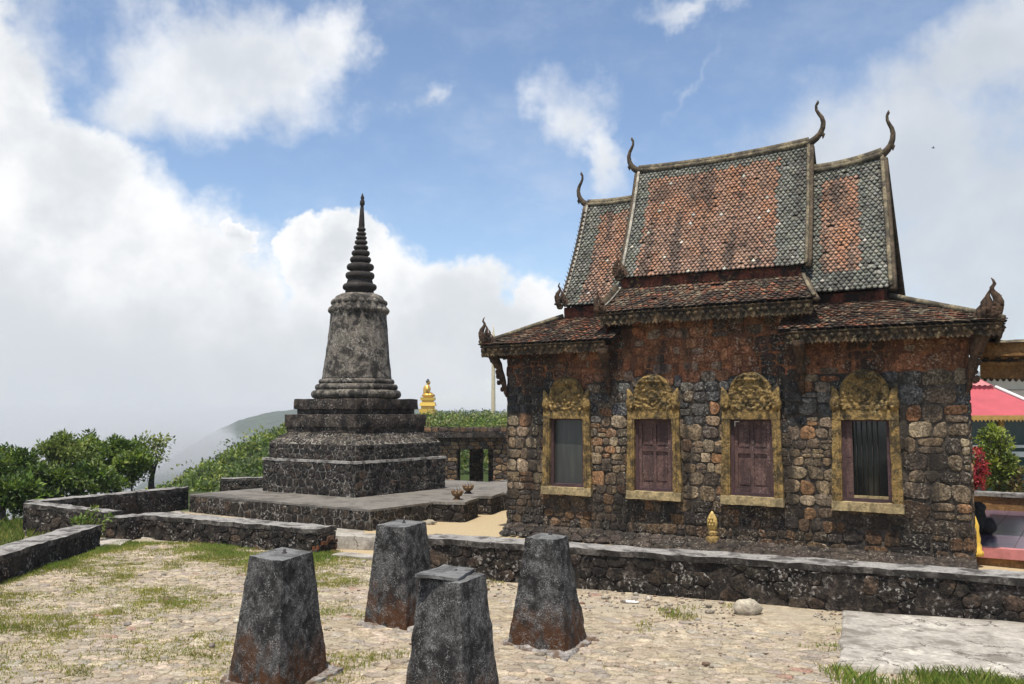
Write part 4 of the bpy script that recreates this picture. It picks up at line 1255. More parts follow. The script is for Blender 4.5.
    def tilecol(x0, x1, y0, y1, wear=0.0):
        def f(s, t, r):
            e = .012 * r.uniform(-1, 1)
            n1 = mn.noise(Vector((s * 7, t * 4, x0 * 9))) + .5 * mn.noise(Vector((s * 19, t * 9, 3)))
            n2 = mn.noise(Vector((s * 12, t * 2.2, 8 + x1)))
            if x0 < s + e < x1 and y0 < t + e < y1:
                a, b = Vector((.35, .165, .09)), Vector((.29, .175, .12))
                k = min(1, max(0, .5 + n1 * .9 + wear * (1.2 - t * 1.6) + r.uniform(-.22, .22)))
            else:
                a, b = Vector((.205, .20, .165)), Vector((.135, .14, .115))
                k = min(1, max(0, .5 + n1 * .9 + r.uniform(-.3, .3)))
            c = a.lerp(b, k)
            if n2 > .30 + r.uniform(-.1, .1): c = c.lerp(Vector((.06, .052, .045)), .6)
            q = r.random()
            if q < .012: c = Vector((.46, .42, .35))
            elif q < .03: c = c * .4
            return jcol(tuple(c), r, .16)
        return f
    def oldcol(s, t, r):
        return jcol([(.17, .060, .032), (.12, .07, .045), (.20, .085, .045), (.08, .055, .04), (.20, .14, .09)][r.randrange(5)], r, .3)
    def mir(p): return (p[0], DEP - p[1], p[2])
    def both(B0, B1, T0, T1, sag, tw, th, colf, name, mat, **k):
        o, S, n = roof_plane(B0, B1, T0, T1, sag, tw, th, colf, name, mat, **k)
        roof_plane(mir(B1), mir(B0), mir(T1), mir(T0), sag, tw * 1.6, th * 1.6, colf, name, mat, **k)
        return S, n
    # main roof
    mB0, mB1, mT0, mT1 = (2.172, .55, 4.62), (5.422, .55, 4.58), (2.132, ZC, 6.86), (5.332, ZC, 6.88)
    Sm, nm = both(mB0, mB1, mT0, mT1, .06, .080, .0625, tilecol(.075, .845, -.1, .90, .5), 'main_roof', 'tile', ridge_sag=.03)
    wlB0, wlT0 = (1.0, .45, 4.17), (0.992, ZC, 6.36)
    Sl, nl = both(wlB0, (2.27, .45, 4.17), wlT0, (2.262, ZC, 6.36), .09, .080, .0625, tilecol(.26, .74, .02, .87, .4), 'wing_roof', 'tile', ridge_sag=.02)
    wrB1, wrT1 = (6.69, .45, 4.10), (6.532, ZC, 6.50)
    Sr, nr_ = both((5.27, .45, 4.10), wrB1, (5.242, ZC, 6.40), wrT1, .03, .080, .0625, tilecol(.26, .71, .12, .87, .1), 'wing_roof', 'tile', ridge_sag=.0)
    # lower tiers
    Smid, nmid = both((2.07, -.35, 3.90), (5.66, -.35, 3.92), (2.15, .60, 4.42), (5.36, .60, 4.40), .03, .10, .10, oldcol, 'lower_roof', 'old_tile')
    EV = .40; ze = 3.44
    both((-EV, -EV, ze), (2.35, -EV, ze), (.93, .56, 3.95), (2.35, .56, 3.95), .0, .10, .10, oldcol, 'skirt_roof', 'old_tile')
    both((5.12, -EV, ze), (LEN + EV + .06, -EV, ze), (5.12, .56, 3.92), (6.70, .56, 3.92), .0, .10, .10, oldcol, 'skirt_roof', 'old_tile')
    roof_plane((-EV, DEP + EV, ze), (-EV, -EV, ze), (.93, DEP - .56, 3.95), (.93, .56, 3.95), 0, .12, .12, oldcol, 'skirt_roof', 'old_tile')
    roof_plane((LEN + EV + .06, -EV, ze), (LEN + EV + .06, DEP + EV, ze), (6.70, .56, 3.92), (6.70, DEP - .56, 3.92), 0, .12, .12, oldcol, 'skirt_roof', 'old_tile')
    # gable boards, closing walls under the tiers
    mb = MB()
    def gable(u0, z0, zt, dB, u1=None):
        u1 = u0 if u1 is None else u1
        mb = MB(); mb.add([(u0, dB, z0), (u0, DEP - dB, z0), (u1, ZC, zt)], [(0, 1, 2), (2, 1, 0)])
        mb.build('gable_panel', MAT['red_board'], root)
    gable(1.06, 3.9, 6.25, .55); gable(6.50, 3.9, 6.35, .55); gable(2.24, 3.9, 6.76, .62); gable(5.28, 3.9, 6.76, .62)
    for uu in (2.19, 5.42):      # cheeks of the lower tier
        for fl in (False, True):
            mb = MB(); q = [(uu, -.30, 3.46), (uu, .6, 3.46), (uu, .6, 4.36), (uu, -.30, 3.85)]
            if fl: q = [mir(p) for p in q]
            mb.add(q, [(0, 1, 2, 3), (3, 2, 1, 0)]); mb.build('cheek_board', MAT['red_board'], root)
    # soffits
    mb = MB()
    box(mb, -EV + .05, 2.15, -EV + .05, DEP + EV - .05, 3.325, 3.37); box(mb, 5.44, LEN + EV, -EV + .05, DEP + EV - .05, 3.325, 3.37)
    box(mb, 2.16, 5.43, -.30, DEP + .30, 3.80, 3.84)
    mb.build('soffit', MAT['red_board'], root)
    # fascias with a cut leaf fringe
    def fascia(a, b, z1, h_, name, mat, fringe=.055, pitch=.062, thick=.035, par=root, drop=0.0):
        a, b = Vector(a), Vector(b)
        L = (b - a).length; ax = (b - a).normalized(); nrm = Vector((ax.y, -ax.x, 0))
        mb = MB()
        n = max(2, int(L / pitch))
        hexa(mb, [a + ax * 0 + Vector((0, 0, z1 - h_)), b + Vector((0, 0, z1 - h_)), b - nrm * thick + Vector((0, 0, z1 - h_)), a - nrm * thick + Vector((0, 0, z1 - h_)),
                  a + Vector((0, 0, z1)), b + Vector((0, 0, z1)), b - nrm * thick + Vector((0, 0, z1)), a - nrm * thick + Vector((0, 0, z1))], .06, .006, 7)
        if fringe:
            for i in range(n):
                if r.random() < .06: continue
                x0, x1 = L * i / n, L * (i + 1) / n
                xm = (x0 + x1) / 2; fr_ = fringe * r.uniform(.7, 1.1)
                p = [(x0, 0), (x0 + .004, -fr_ * .45), (xm, -fr_), (x1 - .004, -fr_ * .45), (x1, 0)]
                f_ = [a + ax * x + nrm * .004 + Vector((0, 0, z1 - h_ + .008 + z)) for x, z in p]
                k_ = [q - nrm * .02 for q in f_]
                mb.add(f_ + k_, [(4, 3, 2, 1, 0), (5, 6, 7, 8, 9)] + [(i2, i2 + 1, i2 + 6, i2 + 5) for i2 in range(4)])
            for i in range(n // 2):       # carved bosses along the band
                x = L * (i + .5) / (n // 2)
                blob(mb, a + ax * x + nrm * .006 + Vector((0, 0, z1 - h_ * .52)), (.045, .03, .04), 4, .25, 3)
            tube(mb, [a + nrm * .012 + Vector((0, 0, z1 - .02)), b + nrm * .012 + Vector((0, 0, z1 - .02))], .018, 6)
        return mb.build(name, MAT[mat], par)
    e2 = EV - .03
    fascia((-e2, -e2, 0), (2.18, -e2, 0), ze - .02, .165, 'fascia', 'fascia')
    fascia((5.22, -e2, 0), (LEN + e2 + .06, -e2, 0), ze - .02, .165, 'fascia', 'fascia')
    fascia((-e2, DEP + e2, 0), (-e2, -e2 - .002, 0), ze - .021, .164, 'fascia', 'fascia')
    fascia((LEN + e2 + .06, -e2 - .002, 0), (LEN + e2 + .06, DEP + e2, 0), ze - .021, .164, 'fascia', 'fascia')
    fascia((LEN + e2, DEP + e2, 0), (-e2, DEP + e2, 0), ze - .022, .163, 'fascia', 'fascia')
    fascia((2.09, -.325, 0), (5.64, -.325, 0), 3.89, .19, 'fascia', 'fascia')
    fascia((5.64, DEP + .325, 0), (2.09, DEP + .325, 0), 3.89, .19, 'fascia', 'fascia')
    fascia((2.13, .60, 0), (5.35, .60, 0), 4.60, .21, 'fascia_board', 'red_board', 0)
    fascia((.99, .52, 0), (2.2, .52, 0), 4.14, .22, 'fascia_board', 'red_board', 0)
    fascia((5.24, .52, 0), (6.60, .52, 0), 4.06, .22, 'fascia_board', 'red_board', 0)
    # ridges
    def ridge(p0, p1, rise=.0, rad=.05):
        p0, p1 = Vector(p0), Vector(p1)
        mb = MB()
        pts = [p0.lerp(p1, k / 12) + Vector((0, 0, rise * (2 * k / 12 - 1) ** 2)) for k in range(13)]
        tube(mb, pts, rad, 8, flat=(.9, 1.25))
        tube(mb, [p + Vector((0, 0, -.05)) for p in pts], rad * 1.5, 6, flat=(1, .7))
        mb.build('ridge', MAT['ridge'], root)
    ridge((2.10, ZC, 6.88), (5.36, ZC, 6.90), .06); ridge((.97, ZC, 6.38), (2.2, ZC, 6.36), .03); ridge((5.28, ZC, 6.40), (6.56, ZC, 6.52), .05, .06)
    for a, b in (((-EV, -EV, ze + .02), (.95, .56, 3.99)), ((LEN + EV + .06, -EV, ze + .02), (6.70, .56, 3.97)), ((-EV, DEP + EV, ze + .02), (.95, DEP - .56, 3.99)), ((LEN + EV + .06, DEP + EV, ze + .02), (6.70, DEP - .56, 3.97))):
        a, b = Vector(a), Vector(b); mb = MB()
        tube(mb, [a.lerp(b, k / 8) + mn.noise_vector(a.lerp(b, k / 8) * 3) * .008 for k in range(9)], .045, 7)
        mb.build('hip_ridge', MAT['ridge'], root)
    # verges along the gable edges, teeth and chofa horns
    def verge(S, n, s, side, teeth=False, w=.02):
        for mf in (lambda p: p, lambda p: Vector(mir(p))):
            mb = MB()
            pts = [mf(S(s, t / 14) + n * .035 + Vector((side * .02, 0, 0))) for t in range(15)]
            tube(mb, pts, w, 6, flat=(1.5, 1))
            o = mb.build('verge', MAT['verge' if side < 0 else 'ridge'], root)
            mb = MB()
            pts2 = [p + Vector((side * .035, 0, -.07)) for p in pts]
            tube(mb, pts2, .06, 6, flat=(1, .5))
            mb.build('bargeboard', MAT['finial'], o)
            if teeth:
                mb = MB()
                for k in range(22):
                    t = .04 + k / 23 * .94
                    p = mf(S(s, t) + n * .05)
                    q = Vector((side * .10, 0, .06))
                    tube(mb, [p + Vector((side * .01, 0, 0)), p + q * .6, p + q + Vector((0, 0, .035))], [.022, .016, .003], 5)
                mb.build('teeth', MAT['finial'], o)
    verge(Sm, nm, 0, -1); verge(Sm, nm, 1, 1, w=.02); verge(Sl, nl, 0, -1, True); verge(Sr, nr_, 1, 1, w=.024)
    verge(Smid, nmid, 0, -1, True, .022); verge(Smid, nmid, 1, 1, False, .022)
    def chofa(p, side, H, lean):
        x, y, z = p
        mb = MB()
        P_ = [(-.14, -.10), (.04, -.04), (.18, .04), (.29, .14), (.365, .28), (.385, .42), (.345, .55), (.265, .66), (.205, .76), (.20, .87), (.25, .94), (.255, 1.0)]
        Rr = [.07, .068, .060, .052, .046, .041, .036, .031, .026, .023, .026, .006]
        # curve flips back at the tip like a slender bird's neck
        pts = [(x + side * a * H * lean, y, z + b * H) for a, b in P_]
        # dense interpolation
        dense = []; rad = []
        for k in range(len(pts) - 1):
            for q in range(3):
                dense.append(Vector(pts[k]).lerp(Vector(pts[k + 1]), q / 3)); rad.append(lerp(Rr[k], Rr[k + 1], q / 3))
        dense.append(Vector(pts[-1])); rad.append(.006)
        tube(mb, dense, rad, 8)
        tube(mb, [(x + side * .30 * H * lean, y, z + .2 * H), (x + side * .38 * H * lean, y, z + .10 * H), (x + side * .36 * H * lean, y, z + .0 * H)], [.03, .032, .006], 7)
        tube(mb, [(x - side * .02, y, z - .25), (x + side * .0, y, z)], [.05, .065], 7)
        mb.build('roof_horn', MAT['finial'], root)
    chofa((5.37, ZC, 6.95), 1, .70, .9); chofa((6.56, ZC, 6.56), 1, .70, .66)
    chofa((2.09, ZC, 6.93), -1, .66, .8); chofa((.96, ZC, 6.40), -1, .66, .8)
    # flame nagas
    def naga(p, side, H):
        p = Vector(p); mb = MB()
        d = Vector((side, -.25, 0)).normalized()
        def pt(a, b): return p + d * a * H + Vector((0, 0, b * H))
        tube(mb, [pt(.0, -.08), pt(.04, .10), pt(.10, .26), pt(.13, .40), pt(.08, .54), pt(.0, .66), pt(-.02, .76), pt(.05, .86), pt(.02, .95), pt(-.03, 1.02)], [.14 * H, .16 * H, .145 * H, .125 * H, .10 * H, .07 * H, .055 * H, .045 * H, .03 * H, .008 * H], 9, flat=(1, .7))
        for k, (a, h0, h1, w) in enumerate(((-.10, .1, .74, .10), (-.22, .0, .56, .10), (-.33, -.06, .36, .09), (-.43, -.1, .20, .08), (.16, .3, .56, .07))):
            tube(mb, [pt(a, h0), pt(a + .02, h0 + (h1 - h0) * .4), pt(a - .02, h0 + (h1 - h0) * .75), pt(a + .04, h1)], [w * H * 1.25, w * H, w * H * .55, .006 * H], 6)
        for k in range(9): blob(mb, pt(r.uniform(-.3, .2), r.uniform(0, .4)) + Vector((0, -.07 * H, 0)), (.06 * H, .05 * H, .06 * H), 4, .2)
        mb.build('naga_finial', MAT['naga'], root)
    naga((-EV + .08, -EV + .05, ze + .03), -1, .48); naga((LEN + EV - .06, -EV + .05, ze + .03), 1, .54)
    naga((-EV + .08, DEP + EV - .05, ze + .03), -1, .48); naga((LEN + EV - .02, DEP + EV - .05, ze + .03), 1, .58)
    naga((.93, .44, 4.18), -1, .42); naga((2.10, .53, 4.64), -1, .42); naga((2.05, -.36, 3.92), -1, .36)
    # brackets: carved figures carrying the eaves
    def bracket(u, d, out):
        out = Vector(out).normalized(); base = Vector((u, d, 0)); mb = MB()
        prof = [(.02, 2.48, .03), (.05, 2.56, .05), (.06, 2.64, .045), (.09, 2.74, .075), (.13, 2.86, .09), (.15, 2.96, .07), (.19, 3.06, .10), (.27, 3.18, .12), (.34, 3.30, .13)]
        tube(mb, [base + out * a + Vector((0, 0, z)) for a, z, _ in prof], [q * .8 for _, _, q in prof], 8)
        for k in range(7):
            a, z, q = prof[2 + k % 6]
            blob(mb, base + out * (a + .04) + Vector((r.uniform(-.07, .07), 0, z + r.uniform(-.03, .03))), (.045, .045, .05), 4, .25, 3)
        hexa(mb, [base + out * .0 + Vector((-.11, 0, 3.24)), base + out * .36 + Vector((-.11, 0, 3.24)), base + out * .36 + Vector((.11, 0, 3.24)), base + Vector((.11, 0, 3.24)),
                  base + out * .0 + Vector((-.11, 0, 3.33)), base + out * .36 + Vector((-.11, 0, 3.33)), base + out * .36 + Vector((.11, 0, 3.33)), base + Vector((.11, 0, 3.33))], .06, .008)
        mb.build('bracket', MAT['naga'], root)
    bracket(.02, .0, (-.7, -.7, 0)); bracket(2.12, 0, (0, -1, 0)); bracket(5.42, 0, (0, -1, 0)); bracket(LEN - .02, 0, (.7, -.7, 0))
    tag(root, 'old dark stone temple with tiered tile roof, curved roof horns and four carved windows', 'temple')
SKEW[0] = .112
build_temple()
SKEW[0] = 0.0

def T(u, d, z=0.0):      # temple space to world
    return TC + Vector((.8415 * u + .540 * d, -.540 * u + .8415 * d, z))

# small gilded leaf stone at the wall foot
def leaf_marker():
    c = T(3.97, -.10, 0)
    root = empty('boundary_marker', c, ST_A)
    mb = MB()
    prof = [(.02, .31), (.075, .34), (.09, .42), (.082, .50), (.05, .56), (.012, .62)]
    tube(mb, [(0, 0, z) for _, z in prof], [a for a, _ in prof], 12, flat=(1, .55))
    for k in range(6):
        a = k / 6 * 6.28
        blob(mb, (.045 * math.cos(a), -.05, .46 + .06 * math.sin(a)), (.018, .018, .02), 4, .1)
    blob(mb, (0, -.055, .46), (.022, .02, .025), 4, .05)
    mb.build('leaf', MAT['marker_gold'], root)
    mb = MB()
    lathe(mb, [(.10, .0), (.11, .08), (.115, .2), (.095, .23), (.07, .25), (.10, .28), (.06, .32)], 14, rough=.008)
    mb.build('pedestal', MAT['gold_lichen'], root)
    tag(root, 'small gilded leaf shaped marker stone at the foot of the temple wall', 'marker stone')
leaf_marker()

def gravel():
    r = random.Random(41); mb = MB(); n = 0
    while n < 2600:
        x, y = r.uniform(-6.5, 5), r.uniform(6.6, 14)
        if y > 14.3 - (x + 2.6) * .55 and x < -1.1: continue
        if x > -1.1 and e_side(x, y) > -.03: continue
        if in_poly(x, y, SLAB): continue
        near = sstep(1.8, .0, -e_side(x, y)) if x > -1.3 else 0
        if r.random() > .25 + near * .6 or mn.noise(Vector((x * 1.2, y * 1.2, 20))) < -.1: continue
        q = r.uniform(.006, .018) * (1 + (r.random() < .06) * 1.6)
        c = [(.34, .30, .24), (.25, .21, .17), (.46, .41, .33), (.20, .13, .09)][r.randrange(4)]
        blob(mb, (x, y, ground_z(x, y) + q * .3 + .004), (q * r.uniform(.8, 1.5), q, q * .6), 3, .2, 2, jcol(c, r, .25))
        n += 1
    tag(mb.build('gravel', MAT['cobble']), 'loose gravel strewn over the sand and cobbles', 'gravel', kind='stuff')
gravel()
# rock, twig and litter on the forecourt
mb = MB(); blob(mb, (2.57, 10.02, .06), (.155, .10, .105), 12, .09, 1.7)
tag(mb.build('rock', MAT['rock']), 'pale loose rock lying on the sand against the long parapet', 'rock')
mb = MB(); blob(mb, (1.38, 10.6, .012), (.09, .05, .018), 5, .3, 3)
tag(mb.build('stone_chip', MAT['white_paint']), 'flat whitish stone chip on the sand near the parapet', 'stone')
mb = MB(); blob(mb, (-1.62, 17.9, .03), (.13, .08, .06), 6, .3, 3)
tag(mb.build('sand_lump', MAT['rock']), 'small pale stone lump on the ochre sand before the stone bench', 'stone')

# ------------------------------------------------------------------ right side: porch, tiled floor, plants, house
def right_side():
    f0 = T(LEN - .42, .66)
    root = empty('tiled_floor', f0, ST_A)
    mb = MB()
    n = 10
    for i in range(9):
        for j in range(14):
            a, b = .42 * i, .42 * j + .12
            q = rnd.uniform(.85, 1.15)
            box(mb, a + .004, a + .416, b + .004, b + .416, .2, .25, (.105 * q, .075 * q, .115 * q))
    mb.build('tiles', plain('purple_tile', (1, 1, 1), .22, .15, 5, attr=True, spec=.5), root)
    mb = MB(); box(mb, -.0, 3.8, .0, 6.0, -.3, .235); mb.build('base', MAT['porch'], root)
    mb = MB(); box(mb, -.0, 3.8, -.05, .115, .12, .262); mb.build('kerb', MAT['pink_paint'], root)
    tag(root, kind='structure')
    # low wall at the far side of the floor
    w = empty('garden_wall', f0, ST_A)
    mb = MB(); hexa(mb, [(-.5, 5.75, -.3), (7, 5.75, -.3), (7, 6.05, -.3), (-.5, 6.05, -.3), (-.5, 5.75, .52), (7, 5.75, .52), (7, 6.05, .52), (-.5, 6.05, .52)], .1, .01)
    mb.build('masonry', MAT['porch'], w)
    mb = MB(); hexa(mb, [(-.5, 5.70, .518), (7, 5.70, .518), (7, 6.10, .518), (-.5, 6.10, .518), (-.5, 5.70, .59), (7, 5.70, .59), (7, 6.10, .59), (-.5, 6.10, .59)], .1, .006)
    mb.build('coping', MAT['coping'], w)
    tag(w, 'brown low wall with pale coping behind the purple tiled floor', 'low wall')
    # porch: eave beam and post
    f1 = T(LEN + .06, .60)
    p = empty('porch', f1, ST_A)
    y = .95
    def beam(name, x0, x1, za0, za1, zb0, zb1, y0, y1, mat):
        mb = MB()
        hexa(mb, [(x0, y0, za0), (x1, y0, za1), (x1, y1, za1), (x0, y1, za0), (x0, y0, zb0), (x1, y0, zb1), (x1, y1, zb1), (x0, y1, zb0)], .06, .008, 5, chip=.015)
        return mb, mb.build(name, MAT[mat], p)
    beam('beam', -.05, 4, 2.72, 2.58, 2.92, 2.82, y, y + .3, 'porch')
    beam('frieze', -.05, 4, 2.92, 2.82, 3.06, 2.94, y - .06, y + .3, 'porch')
    beam('cornice', -.05, 4, 3.06, 2.94, 3.26, 3.12, y - .14, y + .4, 'porch')
    mb = MB()
    hexa(mb, [(-.05, y - .2, 3.262), (4, y - .2, 3.12), (4, y + 3, 3.12), (-.05, y + 3, 3.262), (-.05, y - .1, 3.31), (4, y - .1, 3.17), (4, y + 3, 3.17), (-.05, y + 3, 3.31)], .1, .01)
    mb.build('roof_slab', MAT['ridge'], p)
    mb = MB()
    for k in range(48):
        x = -.02 + k * .083
        z = lerp(2.72, 2.58, x / 4)
        mb.add([(x, y + .01, z + .01), (x + .078, y + .01, z + .01), (x + .06, y + .01, z - .035), (x + .039, y + .01, z - .05), (x + .018, y + .01, z - .035),
                (x, y + .05, z + .01), (x + .078, y + .05, z + .01), (x + .06, y + .05, z - .035), (x + .039, y + .05, z - .05), (x + .018, y + .05, z - .035)],
               [(4, 3, 2, 1, 0), (5, 6, 7, 8, 9), (1, 2, 7, 6), (2, 3, 8, 7), (3, 4, 9, 8), (4, 0, 5, 9)])
    mb.build('scalloped_edge', MAT['fascia'], p)
    mb = MB()
    tube(mb, [(-.05, y - .062, 2.99), (3.95, y - .062, 2.88)], .02, 6)
    for k in range(24):      # carved scrolls along the frieze
        x = .05 + k * .16; z = lerp(2.99, 2.88, x / 4)
        pts = [(x + .05 * (1 - t / 9) * math.cos(t * .9), y - .07, z + .05 * (1 - t / 9) * math.sin(t * .9)) for t in range(9)]
        tube(mb, pts, .013, 5)
    mb.build('carved_fringe', MAT['fascia'], p)
    mb = MB()
    hexa(mb, [(.86, y + .06, .25), (1.08, y + .06, .25), (1.08, y + .28, .25), (.86, y + .28, .25), (.86, y + .06, 2.72), (1.08, y + .06, 2.72), (1.08, y + .28, 2.72), (.86, y + .28, 2.72)], .1, .006)
    mb.build('post', MAT['finial'], p)
    tag(p, 'weathered ochre porch beam with carved frieze and post at the right end of the temple', 'porch')
    # gold foot and dark figure beside the corner
    g = T(LEN - .04, .46)
    mb = MB(); lathe(mb, [(.11, 0), (.11, .06), (.085, .08), (.09, .14), (.07, .18), (.08, .24), (.06, .34), (.065, .42), (.04, .5), (.02, .56)], 16, (g.x, g.y, 0.16))
    tag(mb.build('gold_baluster', MAT['gold_paint']), 'gold painted baluster half hidden by the right corner of the temple', 'baluster')
    mb = MB()
    fx = Vector((7.50, 14.65, .25))
    blob(mb, fx + Vector((-.05, 0, .22)), (.17, .2, .24), 8, .12, 2)
    blob(mb, fx + Vector((.10, -.06, .12)), (.14, .14, .13), 7, .15, 2)
    blob(mb, fx + Vector((-.02, -.02, .40)), (.12, .13, .11), 7, .15, 2)
    tag(mb.build('dark_figure', MAT['dark_figure']), 'dark rounded stone figure on the purple tiles beside the temple corner', 'figure')
right_side()

def house():
    root = empty('pink_roofed_house', (16.35, 27.0, -.3))
    def pt(x, y, z): return Vector((x, y, z))
    ez = 2.38
    mb = MB()
    # corrugated hip roof: front slope and right hip slope
    def slope(a, b, c, d, n):
        a, b, c, d = map(Vector, (a, b, c, d)); nr = (b - a).cross(d - a).normalized()
        vs = []; fs = []
        for i in range(n + 1):
            h_ = .02 * (1 if i % 2 else -1)
            vs += [a.lerp(b, i / n) + nr * h_, d.lerp(c, i / n) + nr * h_]
        for i in range(n): fs.append((2 * i, 2 * i + 2, 2 * i + 3, 2 * i + 1))
        mb.add(vs, fs)
    slope((-7, 0, ez), (.0, 0, ez), (-.62, 2.3, ez + .88), (-7, 2.3, ez + .88), 90)
    slope((.0, 0, ez), (.0, 8, ez), (-.62, 5.7, ez + .88), (-.62, 2.3, ez + .88), 70)
    slope((-7, 2.2, ez + .98), (-.75, 2.2, ez + .98), (-2.0, 3.6, ez + 2.0), (-7, 3.6, ez + 2.0), 70)
    slope((-.75, 2.2, ez + .98), (-.75, 6, ez + .98), (-2, 4.4, ez + 2.0), (-2.0, 3.6, ez + 2.0), 50)
    box(mb, -7, -.72, 2.24, 2.34, ez + .78, ez + .97)
    mb.build('roof', MAT['pink_metal'], root)
    mb = MB()
    tube(mb, [(.02, -.02, ez + .03), (-.62, 2.3, ez + .93)], .06, 6); mb.build('hip_capping', MAT['white_paint'], root)
    mb = MB()
    for k in range(59):
        x = -6.9 + k * .116
        mb.add([(x, -.03, ez - .10), (x + .11, -.03, ez - .10), (x + .055, -.03, ez - .17), (x, -.01, ez - .10), (x + .11, -.01, ez - .10), (x + .055, -.01, ez - .17)], [(0, 2, 1), (3, 4, 5), (1, 2, 5, 4), (2, 0, 3, 5)])
    box(mb, -7, .0, -.035, .0, ez - .11, ez + .02)
    mb.build('eave_board', MAT['ochre_paint'], root)
    mb = MB(); box(mb, -7, -.3, .55, 7.5, -.6, 1.0); box(mb, -7, -.3, .5, 7.5, 1.0, 1.19); 
    mb.build('wall', MAT['teal_glass'], root)
    mb = MB(); box(mb, -7, -.25, .42, .56, 1.14, 1.30); box(mb, -7, -.25, .40, .54, 1.42, 1.50); mb.build('sill_band', MAT['white_paint'], root)
    mb = MB(); box(mb, -7, -.32, .6, 7.4, 1.3, ez); mb.build('glazing', MAT['teal_glass'], root)
    for x in (-3.45, -2.55, -1.5, -.45):
        mb = MB(); box(mb, x, x + .12, .48, .60, 1.5, ez - .05); mb.build('mullion', MAT['ochre_paint'], root)
    tag(root, 'house with pink metal roof and teal glazing beyond the garden plants', 'house')
    # pale building behind
    b = empty('cream_building', (21.3, 34, -.3))
    mb = MB(); box(mb, -3.0, 4, 0, 5, -.5, 3.9); mb.build('wall', MAT['cream_wall'], b)
    mb = MB(); slope_pts = [(-3.2, -1.6, 2.9), (4.2, -1.6, 2.9), (4.2, .02, 3.35), (-3.2, .02, 3.35)]
    mb.add(slope_pts + [(p[0], p[1], p[2] - .08) for p in slope_pts], [(0, 1, 2, 3), (7, 6, 5, 4), (0, 4, 5, 1), (1, 5, 6, 2), (3, 7, 4, 0)])
    mb.build('lean_to_roof', MAT['grey_tile'], b)
    mb = MB(); box(mb, -3.3, 4.3, -.3, 5.3, 3.9, 4.05); mb.build('roof', MAT['white_paint'], b)
    tag(b, 'cream walled building with grey lean-to roof behind the pink roofed house', 'building')
house()

# ------------------------------------------------------------------ foliage helpers
def leaf_quad(mb, p, d, up, L, w, col):
    d = d.normalized(); s = d.cross(up)
    if s.length < 1e-3: s = Vector((1, 0, 0))
    s.normalize()
    n = s.cross(d)
    mb.add([p, p + d * L * .5 + s * w * .5 + n * .1 * L, p + d * L, p + d * L * .5 - s * w * .5 + n * .1 * L], [(0, 1, 2, 3)], col)
def rdir(r):
    while True:
        v = Vector((r.uniform(-1, 1), r.uniform(-1, 1), r.uniform(-1, 1)))
        if .05 < v.length < 1: return v.normalized()
def leaf_clump(mb, c, rad, n, L, pal, r, flat=.62):
    base = pal[r.randrange(len(pal))]
    for _ in range(n):
        d = rdir(r)
        q = rad * r.random() ** .45
        p = c + Vector((d.x * q, d.y * q, d.z * q * flat))
        o = (d + Vector((0, 0, .35)) + rdir(r) * .7).normalized()
        leaf_quad(mb, p, o, Vector((0, 0, 1)) + rdir(r) * .75, L * r.uniform(.7, 1.3), L * r.uniform(.4, .62), jcol(base, r, .35))
def branch_tree(mbt, mbl, base, H, spread, r, pal, leafL=.11, clumps=60, leaves=55, bare=.35, lean=(0, 0), trunk_r=.07, stems=1, crad=.34):
    base = Vector(base); tips = []
    def grow(p, d, L, rad, depth):
        pts = [p]; rr = [rad]
        n = 5
        for k in range(n):
            d = (d + rdir(r) * .20 + Vector((0, 0, .06))).normalized()
            p = p + d * L / n
            pts.append(p); rr.append(rad * (1 - .45 * (k + 1) / n))
            if depth <= 1 and k >= 2: tips.append(p)
        tube(mbt, pts, rr, 6 if depth < 3 else 8, cap=False)
        if depth > 0:
            m = r.randrange(2, 4) if depth < 3 else r.randrange(3, 5)
            for k in range(m):
                a = k / m * 6.28 + r.uniform(-.6, .6)
                side = Vector((math.cos(a), math.sin(a), 0)) * spread
                nd = (d * .75 + side * r.uniform(.5, 1.0) + Vector((0, 0, r.uniform(-.05, .25)))).normalized()
                grow(p if k else pts[-1], nd, L * r.uniform(.55, .8), rr[-1] * .75, depth - 1)
        else:
            tips.append(p)
    for s in range(stems):
        grow(base + Vector((r.uniform(-.15, .15) * (stems - 1), r.uniform(-.15, .15) * (stems - 1), 0)), Vector((lean[0] + r.uniform(-.2, .2) * (stems > 1), lean[1], 1)), H * bare, trunk_r, 3)
    return tips
PAL_MID = [(0.101, 0.155, 0.03), (0.162, 0.223, 0.041), (0.061, 0.101, 0.024), (0.23, 0.27, 0.061)]
PAL_DARK = [(0.063, 0.105, 0.022), (0.098, 0.154, 0.028), (0.042, 0.07, 0.02), (0.154, 0.203, 0.042)]
PAL_YEL = [(0.169, 0.215, 0.046), (0.221, 0.247, 0.065), (0.117, 0.156, 0.039), (0.078, 0.104, 0.033)]

